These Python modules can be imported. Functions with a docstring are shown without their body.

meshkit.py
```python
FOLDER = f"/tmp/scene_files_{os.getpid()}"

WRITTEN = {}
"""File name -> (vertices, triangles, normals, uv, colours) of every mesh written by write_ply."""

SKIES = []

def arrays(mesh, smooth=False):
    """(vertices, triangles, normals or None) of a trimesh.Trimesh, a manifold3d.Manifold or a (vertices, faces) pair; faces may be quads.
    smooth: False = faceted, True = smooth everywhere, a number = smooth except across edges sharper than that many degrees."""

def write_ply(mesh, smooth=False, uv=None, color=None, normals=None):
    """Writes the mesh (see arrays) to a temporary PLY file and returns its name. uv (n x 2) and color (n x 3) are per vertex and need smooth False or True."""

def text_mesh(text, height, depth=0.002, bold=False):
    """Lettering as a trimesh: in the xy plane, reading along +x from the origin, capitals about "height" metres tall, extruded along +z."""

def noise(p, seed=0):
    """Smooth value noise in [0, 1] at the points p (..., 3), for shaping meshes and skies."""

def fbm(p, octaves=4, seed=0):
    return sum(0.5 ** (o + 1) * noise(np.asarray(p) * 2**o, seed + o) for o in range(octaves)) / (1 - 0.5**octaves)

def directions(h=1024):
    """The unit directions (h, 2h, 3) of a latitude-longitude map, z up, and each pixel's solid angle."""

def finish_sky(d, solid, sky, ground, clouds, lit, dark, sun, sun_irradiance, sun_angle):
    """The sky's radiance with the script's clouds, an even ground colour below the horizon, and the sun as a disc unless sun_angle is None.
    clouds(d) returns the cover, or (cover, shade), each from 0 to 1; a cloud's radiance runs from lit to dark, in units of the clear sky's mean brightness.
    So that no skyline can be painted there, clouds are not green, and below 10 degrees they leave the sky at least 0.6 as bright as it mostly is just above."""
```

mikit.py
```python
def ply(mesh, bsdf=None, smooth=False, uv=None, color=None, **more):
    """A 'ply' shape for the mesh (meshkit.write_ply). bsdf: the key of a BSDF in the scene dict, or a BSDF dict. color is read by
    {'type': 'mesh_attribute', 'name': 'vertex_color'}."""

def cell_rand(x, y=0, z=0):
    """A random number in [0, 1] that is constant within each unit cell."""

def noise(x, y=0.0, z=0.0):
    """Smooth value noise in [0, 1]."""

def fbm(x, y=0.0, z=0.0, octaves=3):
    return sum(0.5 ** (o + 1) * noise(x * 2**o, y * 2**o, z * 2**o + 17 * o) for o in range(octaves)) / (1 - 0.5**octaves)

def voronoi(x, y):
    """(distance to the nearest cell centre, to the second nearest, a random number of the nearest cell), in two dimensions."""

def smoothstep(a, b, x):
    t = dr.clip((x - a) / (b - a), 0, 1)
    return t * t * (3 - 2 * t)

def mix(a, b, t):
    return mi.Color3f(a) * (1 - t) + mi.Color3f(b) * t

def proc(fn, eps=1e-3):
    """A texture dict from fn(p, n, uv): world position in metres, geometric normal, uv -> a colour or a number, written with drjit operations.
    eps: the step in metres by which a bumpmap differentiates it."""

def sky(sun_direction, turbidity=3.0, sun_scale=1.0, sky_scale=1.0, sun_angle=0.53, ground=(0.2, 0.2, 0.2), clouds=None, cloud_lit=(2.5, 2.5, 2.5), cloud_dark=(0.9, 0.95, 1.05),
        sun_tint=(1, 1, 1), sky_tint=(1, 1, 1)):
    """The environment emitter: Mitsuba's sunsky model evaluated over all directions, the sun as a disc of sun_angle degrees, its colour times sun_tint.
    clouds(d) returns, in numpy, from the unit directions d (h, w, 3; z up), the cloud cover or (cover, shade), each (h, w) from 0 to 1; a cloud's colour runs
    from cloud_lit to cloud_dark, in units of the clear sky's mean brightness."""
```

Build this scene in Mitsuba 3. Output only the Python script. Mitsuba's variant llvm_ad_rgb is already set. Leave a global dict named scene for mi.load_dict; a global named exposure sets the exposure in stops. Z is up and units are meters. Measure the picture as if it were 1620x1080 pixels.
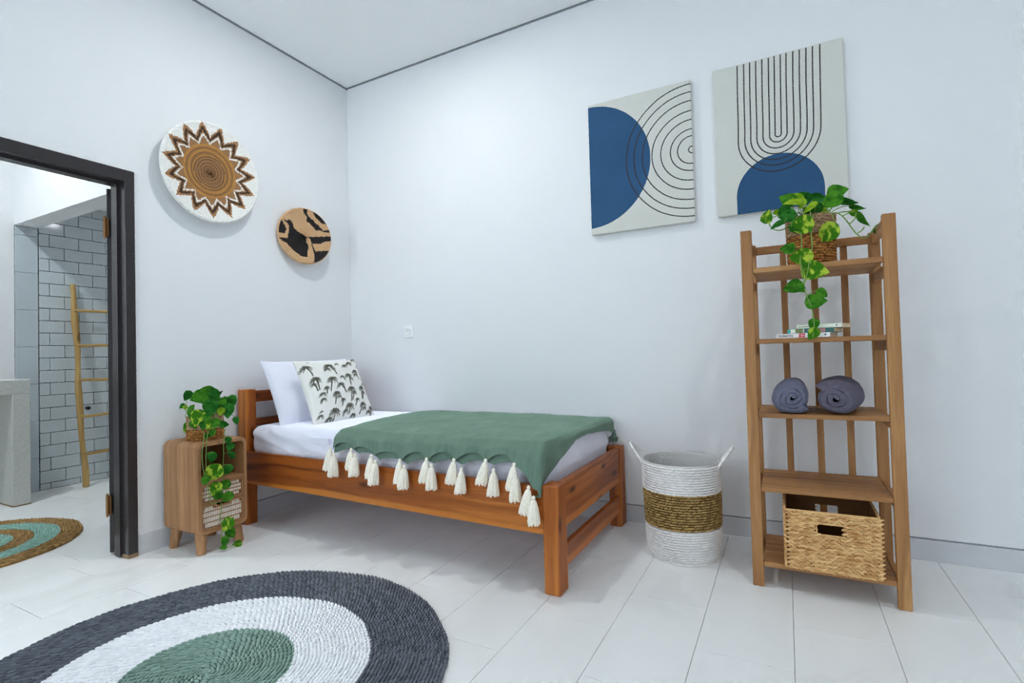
import math, random
import numpy as np, trimesh, shapely
from shapely.geometry import Polygon
import mitsuba as mi
import drjit as dr
import mikit, meshkit
from mikit import noise, fbm, voronoi, cell_rand, smoothstep, mix, proc

T4 = mi.ScalarTransform4f
scene = {'type': 'scene'}
labels = {}
# ------------------------------------------------------------------ camera
CAM = np.array([3.0925, -3.0486, 1.0276])
YAW, PITCH, ROLL, FOC = 0.4893, 0.0222, -0.0273, 811.09
_f = np.array([-math.sin(YAW) * math.cos(PITCH), math.cos(YAW) * math.cos(PITCH), math.sin(PITCH)])
_r = np.cross(_f, [0, 0, 1]); _r /= np.linalg.norm(_r)
_u = np.cross(_r, _f)
UP = -_r * math.sin(ROLL) + _u * math.cos(ROLL)
scene['camera'] = {'type': 'perspective', 'fov_axis': 'x', 'fov': math.degrees(2 * math.atan(810 / FOC)), 'near_clip': 0.05, 'far_clip': 100,
                   'to_world': T4().look_at(origin=CAM.tolist(), target=(CAM + _f).tolist(), up=UP.tolist())}
# ------------------------------------------------------------------ light
exposure = 0.13
WINDOW_LIGHT = [4.0, 4.6, 5.0]      # glow of the panes in two unseen windows, added as daylight fill
LAMP_LIGHT = [590.0, 600.0, 605.0]    # recessed ceiling lamps
BATH_LIGHT = [500.0, 540.0, 550.0]


# ------------------------------------------------------------------ helpers
_count = {}


def newkey(name, parent=None):
    base = (parent + '__' if parent else '') + name
    n = _count.get(base, -1) + 1
    _count[base] = n
    return base if n == 0 else '%s_%03d' % (base, n)


def thing(name, label, cat, group=None):
    k = newkey(name)
    labels[k] = {'label': label, 'category': cat}
    if group: labels[k]['group'] = group
    return k


def obj(name, mesh, mat, parent=None, smooth=False, label=None, kind=None, **more):
    k = newkey(name, parent)
    scene[k] = mikit.ply(mesh, mat, smooth=smooth, **more)
    if label or kind:
        labels[k] = {}
        if label: labels[k]['label'] = label
        if kind: labels[k]['kind'] = kind
    return k


def reuse(name, shape, parent, to_world=None):
    k = newkey(name, parent)
    scene[k] = dict(shape) if to_world is None else {**shape, 'to_world': to_world}
    return k


def tag(k, label, cat, group=None):
    labels[k] = {'label': label, 'category': cat}
    if group: labels[k]['group'] = group
    return k


def struct(name, mesh, mat, label=None, smooth=False, parent=None):
    return obj(name, mesh, mat, parent, smooth, label, 'structure' if parent is None else None)


def TM(v, f): return trimesh.Trimesh(np.asarray(v, float), np.asarray(f, int), process=False)


def join(ms):
    off, V, F = 0, [], []
    for m in ms:
        V.append(np.asarray(m.vertices)); F.append(np.asarray(m.faces) + off); off += len(V[-1])
    j = TM(np.vstack(V), np.vstack(F))
    if any(hasattr(m, 'vc') for m in ms):
        mean = np.vstack([m.vc for m in ms if hasattr(m, 'vc')]).mean(0)
        j.vc = np.vstack([m.vc if hasattr(m, 'vc') else np.tile(mean, (len(m.vertices), 1)) for m in ms])
    return j


def box(x0, x1, y0, y1, z0, z1, b=0.0):
    """Box with chamfered edges."""
    lo, hi = np.array([x0, y0, z0], float), np.array([x1, y1, z1], float)
    if b <= 0:
        m = trimesh.creation.box(extents=hi - lo); m.apply_translation((lo + hi) / 2); return m
    P = []
    for s in np.ndindex(2, 2, 2):
        c = np.where(np.array(s) == 0, lo, hi); inw = np.where(np.array(s) == 0, 1, -1) * b
        for a in range(3):
            q = c + inw; q[a] = c[a]; P.append(q)
    return trimesh.convex.convex_hull(np.array(P))


def hull(pts): return trimesh.convex.convex_hull(np.asarray(pts, float))


def grid_mesh(P, closed_u=False, closed_v=False):
    n, m = P.shape[:2]
    I = np.arange(n * m).reshape(n, m)
    a = np.arange(n if closed_u else n - 1); b = np.arange(m if closed_v else m - 1)
    A, B = np.meshgrid(a, b, indexing='ij')
    A1, B1 = (A + 1) % n, (B + 1) % m
    q = np.stack([I[A, B], I[A1, B], I[A1, B1], I[A, B1]], -1).reshape(-1, 4)
    return TM(P.reshape(-1, 3), np.vstack([q[:, [0, 1, 2]], q[:, [0, 2, 3]]]))


def revolve(prof, n=48, center=(0, 0, 0), mod=None):
    """Lathe of (r, z) points about z; mod(theta, k) scales the radius."""
    prof = np.asarray(prof, float)
    t = np.linspace(0, 2 * np.pi, n, endpoint=False)
    R = np.repeat(prof[:, 0][:, None], n, 1)
    if mod is not None: R = R * mod(t[None, :], np.arange(len(prof))[:, None])
    P = np.stack([R * np.cos(t), R * np.sin(t), np.repeat(prof[:, 1][:, None], n, 1)], -1) + np.asarray(center)
    m = grid_mesh(P, closed_v=True); m.invert(); return m


def tube(pts, r, n=8, cap=True, smooth_n=0):
    pts = np.asarray(pts, float)
    if smooth_n:
        from scipy.interpolate import CubicSpline
        d = np.r_[0, np.cumsum(np.linalg.norm(np.diff(pts, axis=0), axis=1))]
        u = np.linspace(0, d[-1], smooth_n)
        if np.ndim(r): r = np.interp(u, d, r)
        pts = CubicSpline(d, pts)(u)
    k = len(pts)
    rr = np.full(k, r) if np.ndim(r) == 0 else np.asarray(r)
    t = np.gradient(pts, axis=0); t /= np.linalg.norm(t, axis=1)[:, None]
    ref = np.array([0.31, 0.83, 0.46]) if abs(t[0] @ [0.31, 0.83, 0.46]) < .9 else np.array([1.0, 0, 0])
    a = np.cross(t[0], ref); a /= np.linalg.norm(a)
    P = []
    for i in range(k):
        a = a - t[i] * (a @ t[i]); a /= np.linalg.norm(a); b = np.cross(t[i], a)
        th = np.linspace(0, 2 * np.pi, n, endpoint=False)
        P.append(pts[i] + rr[i] * (np.cos(th)[:, None] * a + np.sin(th)[:, None] * b))
    m = grid_mesh(np.array(P), closed_v=True)
    if not cap: return m
    V = np.vstack([m.vertices, pts[0], pts[-1]]); j = np.arange(n); j1 = (j + 1) % n
    F = np.vstack([m.faces, np.c_[np.full(n, k * n), j1, j], np.c_[np.full(n, k * n + 1), (k - 1) * n + j, (k - 1) * n + j1]])
    m = TM(V, F); m.invert(); m.invert(); return m


def ellipsoid(nu=6, nv=5):
    """Unit low-poly ellipsoid, long axis x."""
    th = np.linspace(0, 2 * np.pi, nu, endpoint=False); ph = np.linspace(0, np.pi, nv + 1)[1:-1]
    V = [[1, 0, 0], [-1, 0, 0]] + [[math.cos(p), math.sin(p) * math.cos(t), math.sin(p) * math.sin(t)] for p in ph for t in th]
    return trimesh.convex.convex_hull(np.array(V))


GRAIN = ellipsoid(6, 4)


def grains(pos, tdir, ndir, L, W, H, base=None, pal=None, seed=0):
    """Many small plaited strands as one mesh: each an ellipsoid along tdir, flattened along ndir."""
    base = base or GRAIN
    pos, t, n = (np.asarray(x, float) for x in (pos, tdir, ndir))
    k = len(pos)
    t = t / np.linalg.norm(t, axis=1)[:, None]
    s = np.cross(n, t); s /= np.linalg.norm(s, axis=1)[:, None]; n = np.cross(t, s)
    L, W, H = (np.broadcast_to(np.asarray(x, float), (k,)) for x in (L, W, H))
    bv = np.asarray(base.vertices)
    V = pos[:, None] + bv[None, :, 0:1] * (t * L[:, None])[:, None] + bv[None, :, 1:2] * (s * W[:, None])[:, None] + bv[None, :, 2:3] * (n * H[:, None])[:, None]
    F = np.asarray(base.faces)[None] + (np.arange(k) * len(bv))[:, None, None]
    m = TM(V.reshape(-1, 3), F.reshape(-1, 3))
    if pal is not None:      # each strand its own tone between the palette's two colours
        r = np.random.default_rng(seed).beta(1.6, 1.6, (k, 1))
        m.vc = np.repeat(np.array(pal[0]) * (1 - r) + np.array(pal[1]) * r, len(bv), 0)
    return m


def xform(mesh, rz=0.0, loc=(0, 0, 0), rx=0.0, ry=0.0):
    m = mesh.copy()
    M = trimesh.transformations.euler_matrix(rx, ry, rz); M[:3, 3] = loc
    m.apply_transform(M); return m


def srgb(*c):
    c = np.array(c, float) / 255
    return np.where(c <= 0.04045, c / 12.92, ((c + 0.055) / 1.055) ** 2.4).tolist()


# ------------------------------------------------------------------ materials
def mat(name, d): scene[name] = {'type': 'twosided', 'bsdf': d} if d['type'] not in ('principledthin', 'twosided') else d


def principled(color, rough=.6, spec=.5, **k):
    c = {'type': 'rgb', 'value': list(color)} if isinstance(color, (list, tuple, np.ndarray)) else color
    return {'type': 'principled', 'base_color': c, 'roughness': rough, 'specular': spec, **k}


def bump(inner, fn, scale, eps=1e-3): return {'type': 'bumpmap', 'arbitrary': proc(fn, eps), 'scale': scale, 'bsdf': inner}


mat('m_wall', {'type': 'diffuse', 'reflectance': {'type': 'rgb', 'value': [.80, .81, .825]}})
mat('m_ceiling', {'type': 'diffuse', 'reflectance': {'type': 'rgb', 'value': [.87, .88, .88]}})
mat('m_gap_shade', {'type': 'diffuse', 'reflectance': {'type': 'rgb', 'value': [.42, .44, .47]}})  # grey that puts the shade of the recesses into the strips' colour
mat('m_skirting', principled(srgb(206, 208, 212), .35))
mat('m_white', principled([.85, .86, .88], .4))
mat('m_grout', {'type': 'diffuse', 'reflectance': {'type': 'rgb', 'value': srgb(186, 183, 178)}})
mat('m_dark_grout', {'type': 'diffuse', 'reflectance': {'type': 'rgb', 'value': srgb(40, 45, 54)}})


def tile_fn(p, n, uv):
    a = fbm(p.x * 5, p.y * 3, 0, 3)
    v = smoothstep(.55, .75, fbm(p.x * 2 + 3 * a, p.y * 1.3, 4.0, 4))
    return mix(srgb(233, 234, 234), srgb(220, 221, 220), .6 * a + .5 * v)


mat('m_floor_tile', principled(proc(tile_fn), .33, .45))
mat('m_subway', principled(srgb(200, 209, 213), .12, .6))
mat('m_wall_tile', principled(srgb(190, 200, 206), .35, .4))


def wood_mat(name, axis, dark, mid, light, freq=1.0, rough=.5, knots=False, planks=0, sap=()):
    def fn(p, n, uv):
        q = [p.x, p.y, p.z]
        a = q[axis]; b, c = q[(axis + 1) % 3], q[(axis + 2) % 3]
        w = fbm(a * 1.3 * freq, b * 6 * freq, c * 6 * freq, 3)
        g = noise((b + c * .7) * 60 * freq + w * 8, a * 1.6 * freq, 3.1)
        fine = noise(a * 14 * freq, b * 420, c * 420)
        t = dr.clip(.36 * g + .64 * w + .20 * (fine - .5), 0, 1)
        col = mix(mix(dark, mid, smoothstep(.12, .5, t)), light, smoothstep(.48, .85, t))
        for b0 in sap:      # pale sapwood along the lower edge of a board
            zz = p.z - b0 + .03 * (noise(a * 2.5, 5.0, b0) - .5)
            col = mix(col, mi.Color3f(light) * 1.15, .75 * smoothstep(.034, .018, zz) * smoothstep(-.03, -.02, zz))
        if planks:
            col = col * (.86 + .28 * cell_rand(dr.floor(q[planks - 1] / .055), 3, 1))
        if knots:
            d1, d2, r = voronoi(a * 2.6, (b + c) * 7)
            k = smoothstep(.16, .03, d1) * smoothstep(.45, .5, r)
            col = mix(col, mi.Color3f(dark) * .45, k * .8)
        return col
    mat(name, principled(proc(fn), rough, .4))


BED = (srgb(98, 43, 12), srgb(156, 82, 26), srgb(196, 120, 48))
SHELF = (srgb(116, 76, 42), srgb(157, 110, 65), srgb(184, 140, 90))
NIGHT = (srgb(120, 82, 52), srgb(155, 112, 75), srgb(176, 134, 96))
for nm, pal, fr, kn in (('bed', BED, 1, True), ('shelf', SHELF, 1.1, False), ('stand', NIGHT, 1.3, False)):
    for ax, an in enumerate('xyz'):
        if nm == 'bed': pal = BED if an != 'y' else (srgb(84, 36, 12), srgb(136, 68, 24), srgb(178, 104, 44))
        if nm == 'stand' and an == 'x': continue
        wood_mat('m_%s_%s' % (nm, an), ax, *pal, freq=fr, knots=kn, rough=.42 if nm == 'bed' else .55, planks=1 if nm == 'stand' and an == 'z' else 0, sap={'m_bed_x': (.256,), 'm_bed_y': (.262, .085)}.get('m_%s_%s' % (nm, an), ()))
wood_mat('m_pole', 2, srgb(132, 98, 52), srgb(176, 141, 84), srgb(198, 166, 108), .8, .55, True)
wood_mat('m_pole_y', 1, srgb(140, 104, 56), srgb(184, 149, 92), srgb(204, 172, 114), .8)
mat('m_worn', principled([.25, .16, .09], .8))


def speck(dark, light, sc, lo=.3, hi=.7):
    def fn(p, n, uv):
        return mix(dark, light, smoothstep(lo, hi, .6 * noise(p.x * sc, p.y * sc, p.z * sc) + .4 * noise(p.x * sc * 3, p.y * sc * 3, p.z * sc * 3)))
    return proc(fn)


def fibre(name, dark, light, sc=90, rough=.85): mat(name, principled(speck(dark, light, sc), rough, .15))


mat('m_door', principled(srgb(46, 42, 44), .24, .5))
mat('m_brass', principled(srgb(150, 112, 74), .4, .5, metallic=.8))
mat('m_black', principled(srgb(28, 28, 30), .4))
mat('m_cane', principled(srgb(236, 226, 212), .7, .2))
mat('m_terrazzo', principled(speck(srgb(188, 190, 186), srgb(208, 209, 204), 160, .25, .5), .5, .3))
fibre('m_rug_dark', srgb(62, 66, 74), srgb(92, 97, 107), 120)
fibre('m_rug_white', srgb(226, 228, 232), srgb(242, 243, 246), 60)
fibre('m_rug_green', srgb(108, 134, 124), srgb(136, 162, 151), 110)
fibre('m_jute', srgb(128, 96, 56), srgb(186, 150, 98), 130)
fibre('m_aqua', srgb(128, 170, 158), srgb(164, 202, 190), 110)
fibre('m_rope_white', srgb(214, 212, 210), srgb(238, 236, 234), 60)
fibre('m_seagrass', srgb(118, 90, 50), srgb(176, 146, 92), 170)
fibre('m_hyacinth', srgb(166, 120, 66), srgb(214, 172, 112), 55)
fibre('m_pot_brown', srgb(106, 66, 30), srgb(178, 124, 68), 110)
fibre('m_pot_light', srgb(120, 92, 66), srgb(188, 158, 124), 140)
fibre('m_towel', srgb(92, 94, 112), srgb(110, 111, 130), 260, .95)
fibre('m_towel_dark', srgb(84, 80, 94), srgb(102, 98, 113), 260, .95)
fibre('m_tassel', srgb(240, 232, 214), srgb(250, 244, 230), 120)
fibre('m_soil', srgb(44, 34, 26), srgb(80, 64, 48), 150)
mat('m_sheet', principled(srgb(234, 235, 247), .85, .1, sheen=.2))


def gauze(p, n, uv):
    return mix(srgb(88, 113, 99), srgb(120, 143, 128), .5 * noise(p.x * 320, p.y * 14, p.z * 14) + .5 * fbm(p.x * 9, p.y * 9, p.z * 9, 3))


mat('m_throw', principled(proc(gauze), .92, .1, sheen=.3))
mat('m_coil', principled({'type': 'mesh_attribute', 'name': 'vertex_color'}, .8, .2))
mat('m_print', principled({'type': 'mesh_attribute', 'name': 'vertex_color'}, .85, .1))
for nm, a, b, tr in (('d', (32, 88, 32), (54, 122, 46), .25), ('m', (48, 112, 34), (84, 150, 46), .35), ('y', (120, 168, 34), (176, 208, 62), .45)):
    scene['m_leaf_' + nm] = {'type': 'principledthin', 'base_color': speck(srgb(*a), srgb(*b), 40), 'roughness': .38, 'diff_trans': tr * 2, 'eta': 1.4}


def variegated(p, n, uv):
    k = fbm(p.x * 60, p.y * 60, p.z * 34, 3)
    return mix(srgb(66, 128, 32), srgb(186, 214, 74), smoothstep(.45, .66, k))


scene['m_leaf_v'] = {'type': 'principledthin', 'base_color': proc(variegated), 'roughness': .38, 'diff_trans': .7, 'eta': 1.4}
mat('m_stem', principled(srgb(104, 140, 58), .5))
scene['m_dish'] = {'type': 'twosided', 'bsdf': principled([.82, .82, .8], .4)}


# ================================================================== room shell
H = 3.218
XB, YP = -2.362, -1.295          # bathroom: far wall, face of the wall with the shower opening
X1, Y1, YB = 6.6, -5.6, -4.4     # right end of the room, wall behind the camera, end of the bathroom
TW = 0.12                        # thickness of the wall with the door
D0, D1, DZ = -2.46, -1.565, 2.062  # door opening (outside of its frame)
GAP0, GAP1 = .098, .106
base = struct('floor', box(XB - .3, X1 + .1, Y1 - .1, .3, -.06, -.008), 'm_grout', 'pale grey floor of large oblong tiles')


def floor_tile(x0, x1, y0, y1):
    g, c, t = .0008, .0010, -.0005 + random.uniform(-.0002, .0002)
    lo, hi = (x0 + g, y0 + g), (x1 - g, y1 - g)
    P = [(lo[0], lo[1], -.008), (hi[0], lo[1], -.008), (hi[0], hi[1], -.008), (lo[0], hi[1], -.008)]
    P += [(lo[0], lo[1], t - c), (hi[0], lo[1], t - c), (hi[0], hi[1], t - c), (lo[0], hi[1], t - c)]
    P += [(lo[0] + c, lo[1] + c, t), (hi[0] - c, lo[1] + c, t), (hi[0] - c, hi[1] - c, t), (lo[0] + c, hi[1] - c, t)]
    obj('tile', hull(P), 'm_floor_tile', base)


random.seed(5)
for k in range(-8, 11):                                        # rows run towards the wall of the paintings
    xa, xb = 2.184 + .3 * k, 2.484 + .3 * k
    xa, xb = max(xa, -.155), min(xb, 4.95)
    if xb - xa < .02: continue
    y = (-1.2 if k % 2 == 0 else -1.5) + 1.8
    while y > -3.9:
        a, b = y - .6, min(y, 0.0)
        if xb > 0 or a < D1: 
            if b - a > .02: floor_tile(xa, xb, a, b)
        y -= .6
for i in range(4):
    for j in range(-4, 3):
        a, b = -.155 - .6 * (i + 1), -.155 - .6 * i
        c, d = -1.733 + .6 * j, -1.733 + .6 * (j + 1)
        floor_tile(max(a, XB), b, c, min(d, -.3))
obj('plain_area', join([box(4.95, X1, Y1, 0, -.008, -.0005), box(-.155, 4.95, Y1, -3.9, -.008, -.0005)]), 'm_floor_tile', base)

struct('wall_right', join([box(0, X1, 0, .15, GAP1, H - .008), box(-.001, X1, .012, .15, -.05, GAP1), box(0, X1, .012, .15, H - .008, H + .1)]), 'm_wall', 'white plastered wall behind the bed and the pictures')
struct('wall_left', join([box(-TW, 0, D1, .15, GAP1, H - .008), box(-TW, -.012, D1, .15, -.05, H + .1), box(-TW, 0, D0, D1, DZ, H - .008), box(-TW, -.012, D0, D1, DZ, H + .1),
                          box(-TW, 0, Y1, D0, -.05, H)]), 'm_wall', 'white plastered wall with the black door frame')
struct('ceiling', box(.012, X1, Y1, -.012, H, H + .1), 'm_ceiling', 'smooth white ceiling with thin shadow gap')
struct('gap_shade_1', join([box(.011, X1, .004, .0125, H - .008, H + .02), box(-.0125, -.004, Y1, 0, H - .008, H + .02)]), 'm_gap_shade', 'shadow gap between walls and ceiling, its shade coloured into grey strips')
struct('gap_shade_2', join([box(0, X1, .0105, .0125, GAP0, GAP1 + .001), box(-.0125, -.0105, -1.15, 0, GAP0, GAP1 + .001)]), 'm_gap_shade', 'shadow gap over the skirting, its shade coloured into grey strips')
struct('baseboard_right', box(0, X1, -.002, .012, -.001, GAP0, .001), 'm_skirting', 'grey tile skirting along the wall of the pictures')
struct('baseboard_left', join([box(-.012, .002, -1.15, 0, -.001, GAP0, .001), box(-.012, .002, D1, -1.15, -.001, GAP1, .001)]), 'm_skirting', 'pale skirting below the nightstand')
# unseen wall behind the camera with two added, glowing windows, and the end wall
WIN = [(.15, 2.15), (5.2, 5.9)]
WZ0, WZ1 = .95, 2.75
wb = [box(-.2, X1, Y1 - .15, Y1, WZ1, H), box(-.2, X1, Y1 - .15, Y1, -.05, WZ0)]
for a, b in ((-.2, WIN[0][0]), (WIN[0][1], WIN[1][0]), (WIN[1][1], X1)): wb.append(box(a, b, Y1 - .15, Y1, WZ0, WZ1))
struct('wall_behind', join(wb), 'm_wall', 'white wall with two added windows')
struct('wall_end', box(X1, X1 + .15, Y1, .1, -.05, H), 'm_wall', 'plain white end wall')
for i, (a, b) in enumerate(WIN):
    fr = [box(a, b, Y1 - .1, Y1 - .04, WZ0, WZ0 + .06), box(a, b, Y1 - .1, Y1 - .04, WZ1 - .06, WZ1)]
    for x in (a, (a + b) / 2 - .03, b - .06): fr.append(box(x, x + .06, Y1 - .1, Y1 - .04, WZ0, WZ1))
    w = struct('window_%d' % (i + 1), join(fr), 'm_door', 'dark framed window added out of view, its glass glowing as daylight')
    glow_pane = box(a + .03, b - .03, Y1 - .082, Y1 - .075, WZ0 + .03, WZ1 - .03)
    k = obj('glow_pane', glow_pane, 'm_white', w)
    scene[k]['emitter'] = {'type': 'area', 'radiance': {'type': 'rgb', 'value': WINDOW_LIGHT}}


def downlight(x, y, z, r, light, label):
    t = thing('ceiling_lamp', label, 'lamp', None)
    obj('rim', revolve([(r, z + .004), (r, z - .004), (r + .012, z - .006), (r + .02, z - .001), (r + .02, z + .004)], 32, (x, y, 0)), 'm_white', t, 40)
    d = revolve([(.0005, z - .0035), (r, z - .0035), (r, z - .001), (.0005, z - .001)], 32, (x, y, 0))
    k = obj('lens', d, 'm_white', t)
    scene[k]['emitter'] = {'type': 'area', 'radiance': {'type': 'rgb', 'value': light}}


downlight(1.22, -1.13, H, .05, LAMP_LIGHT, 'round recessed ceiling lamp over the bed')
downlight(3.75, -2.0, H, .04, LAMP_LIGHT, 'round recessed ceiling lamp near the wooden rack')

# ------------------------------------------------------------------ bathroom behind the door
struct('wall_bathroom_far', join([box(XB - .15, XB, YB, YP, -.05, H), box(XB - .15, XB - .006, YP, .2, -.05, H)]), 'm_wall', 'white painted wall at the back of the bathroom')
struct('wall_bathroom_opening', box(XB, -TW, YP, YP + .15, 2.169, H), 'm_wall', 'white wall over the opening to the shower')
struct('wall_bathroom_side', join([box(XB, -TW, -.3, -.15, -.05, H), box(XB - .15, -TW, YB - .15, YB, -.05, H)]), 'm_wall', 'white end walls of the bathroom')
struct('ceiling_bathroom', join([box(XB, -TW, YB, YP, H, H + .1), box(XB, -TW, YP + .15, -.3, 2.42, 2.52)]), 'm_ceiling', 'white bathroom ceiling')
sw = struct('wall_shower', box(XB - .006, XB - .0025, YP, -.3, 0, 2.42), 'm_dark_grout', 'shower wall of white brick-bond tiles with dark joints')


def wall_tile(y0, y1, z0, z1, m, nm, g=.0023):
    c = .002
    P = [(XB - .003, y, z) for y in (y0 + g, y1 - g) for z in (z0 + g, z1 - g)]
    P += [(XB + .004, y, z) for y in (y0 + g, y1 - g) for z in (z0 + g, z1 - g)]
    P += [(XB + .006, y, z) for y in (y0 + g + c, y1 - g - c) for z in (z0 + g + c, z1 - g - c)]
    obj(nm, hull(P), m, sw)


r = 0; z = .051 - .104
while z < 2.42:
    y = -1.142 + (-.135 if r % 2 == 0 else -.033)      # brick bond: joints of every second row under the middles
    while y < -.3:
        a, b = max(y, -1.144), min(y + .204, -.301)
        z0, z1 = max(z, .001), min(z + .104, 2.419)
        if b - a > .012 and z1 - z0 > .01: wall_tile(a, b, z0, z1, 'm_subway', 'tile')
        y += .204
    z += .104; r += 1
z = .27 - .304
while z < 2.165:
    z0, z1 = max(z, .001), min(z + .304, 2.168)
    if z1 - z0 > .01: wall_tile(YP + .002, -1.147, z0, z1, 'm_wall_tile', 'large_tile', .001)
    z += .304
downlight(-1.35, -2.3, H, .07, BATH_LIGHT, 'round bathroom ceiling lamp')
downlight(-1.45, -.72, 2.42, .06, [30, 31, 32], 'round lamp in the shower ceiling')

# ------------------------------------------------------------------ door
fw, fd = .048, TW + .012
d = struct('door_1', join([box(-fd, .012, D1 - fw, D1, 0.006, DZ, .002), box(-fd, .012, D0, D0 + fw, .006, DZ, .002), box(-fd, .012, D0 + fw, D1 - fw, DZ - .062, DZ, .002)]), 'm_door', 'dark brown door frame')
obj('stop', join([box(-.1, -.045, D1 - fw - .012, D1 - fw, .006, DZ - .062), box(-.1, -.045, D0 + fw, D1 - fw, DZ - .074, DZ - .062)]), 'm_door', d)
obj('worn_foot', join([box(-fd - .001, .0135, D1 - fw - .0015, D1 + .0015, 0, .022, .003)]), 'm_worn', d)
hx, hy, ang = -.150, D1 - fw - .012, math.radians(180 - 33)
leaf = xform(box(0.0, .76, -.036, 0, .012, 1.985, .003), ang, (hx, hy, 0))
obj('leaf', leaf, 'm_door', d, label='open dark door leaf seen edge-on')
for zc in (1.77, .27):
    hg = [tube([(hx + .006, hy - .012, zc - .055), (hx + .006, hy - .012, zc + .055)], .007, 10), box(hx - .002, hx + .03, hy - .006, hy - .003, zc - .05, zc + .05)]
    hg.append(xform(box(.002, .03, -.004, -.001, zc - .05, zc + .05), ang, (hx, hy, 0)))
    hg += [tube([(hx + .006, hy - .012, zc + s * .055), (hx + .006, hy - .012, zc + s * .062)], .005, 8) for s in (-1, 1)]
    obj('hinge', join(hg), 'm_brass', d)

# ------------------------------------------------------------------ bathroom things
t = thing('terrazzo_counter', 'pale speckled terrazzo washstand slab on a thick leg at the left edge', 'counter')
obj('top', box(XB + .006, -1.918, -2.95, -1.35, .822, .930, .004), 'm_terrazzo', t)
obj('leg', box(XB + .006, -1.918, -1.452, -1.35, .006, .822, .004), 'm_terrazzo', t)
obj('worn_foot', box(XB + .007, -1.9165, -1.4535, -1.3485, 0, .007, .001), 'm_worn', t)

t = thing('towel_ladder', 'rustic pale branch ladder leaning on the white tiled shower wall', 'ladder')
foot, top = np.array([-2.137, -.925, 0.0]), np.array([-2.318, -.93, 1.72])
rnd = np.random.default_rng(4)


def branch(y_off, seed):
    s = np.linspace(0, 1, 22); rg = np.random.default_rng(seed)
    P = foot + (top - foot) * s[:, None]; P[:, 1] += y_off
    P[:, 1] += .005 * np.sin(s * 9 + seed) + .003 * np.sin(s * 21)
    P[:, 0] += .004 * np.sin(s * 12 + 1)
    rr = .021 + .003 * np.sin(s * 17 + seed) + .006 * np.exp(-((s - .50) / .02) ** 2) + .006 * np.exp(-((s - .83) / .025) ** 2)
    rr[0] *= .95
    return tube(P, rr, 12), P


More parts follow.
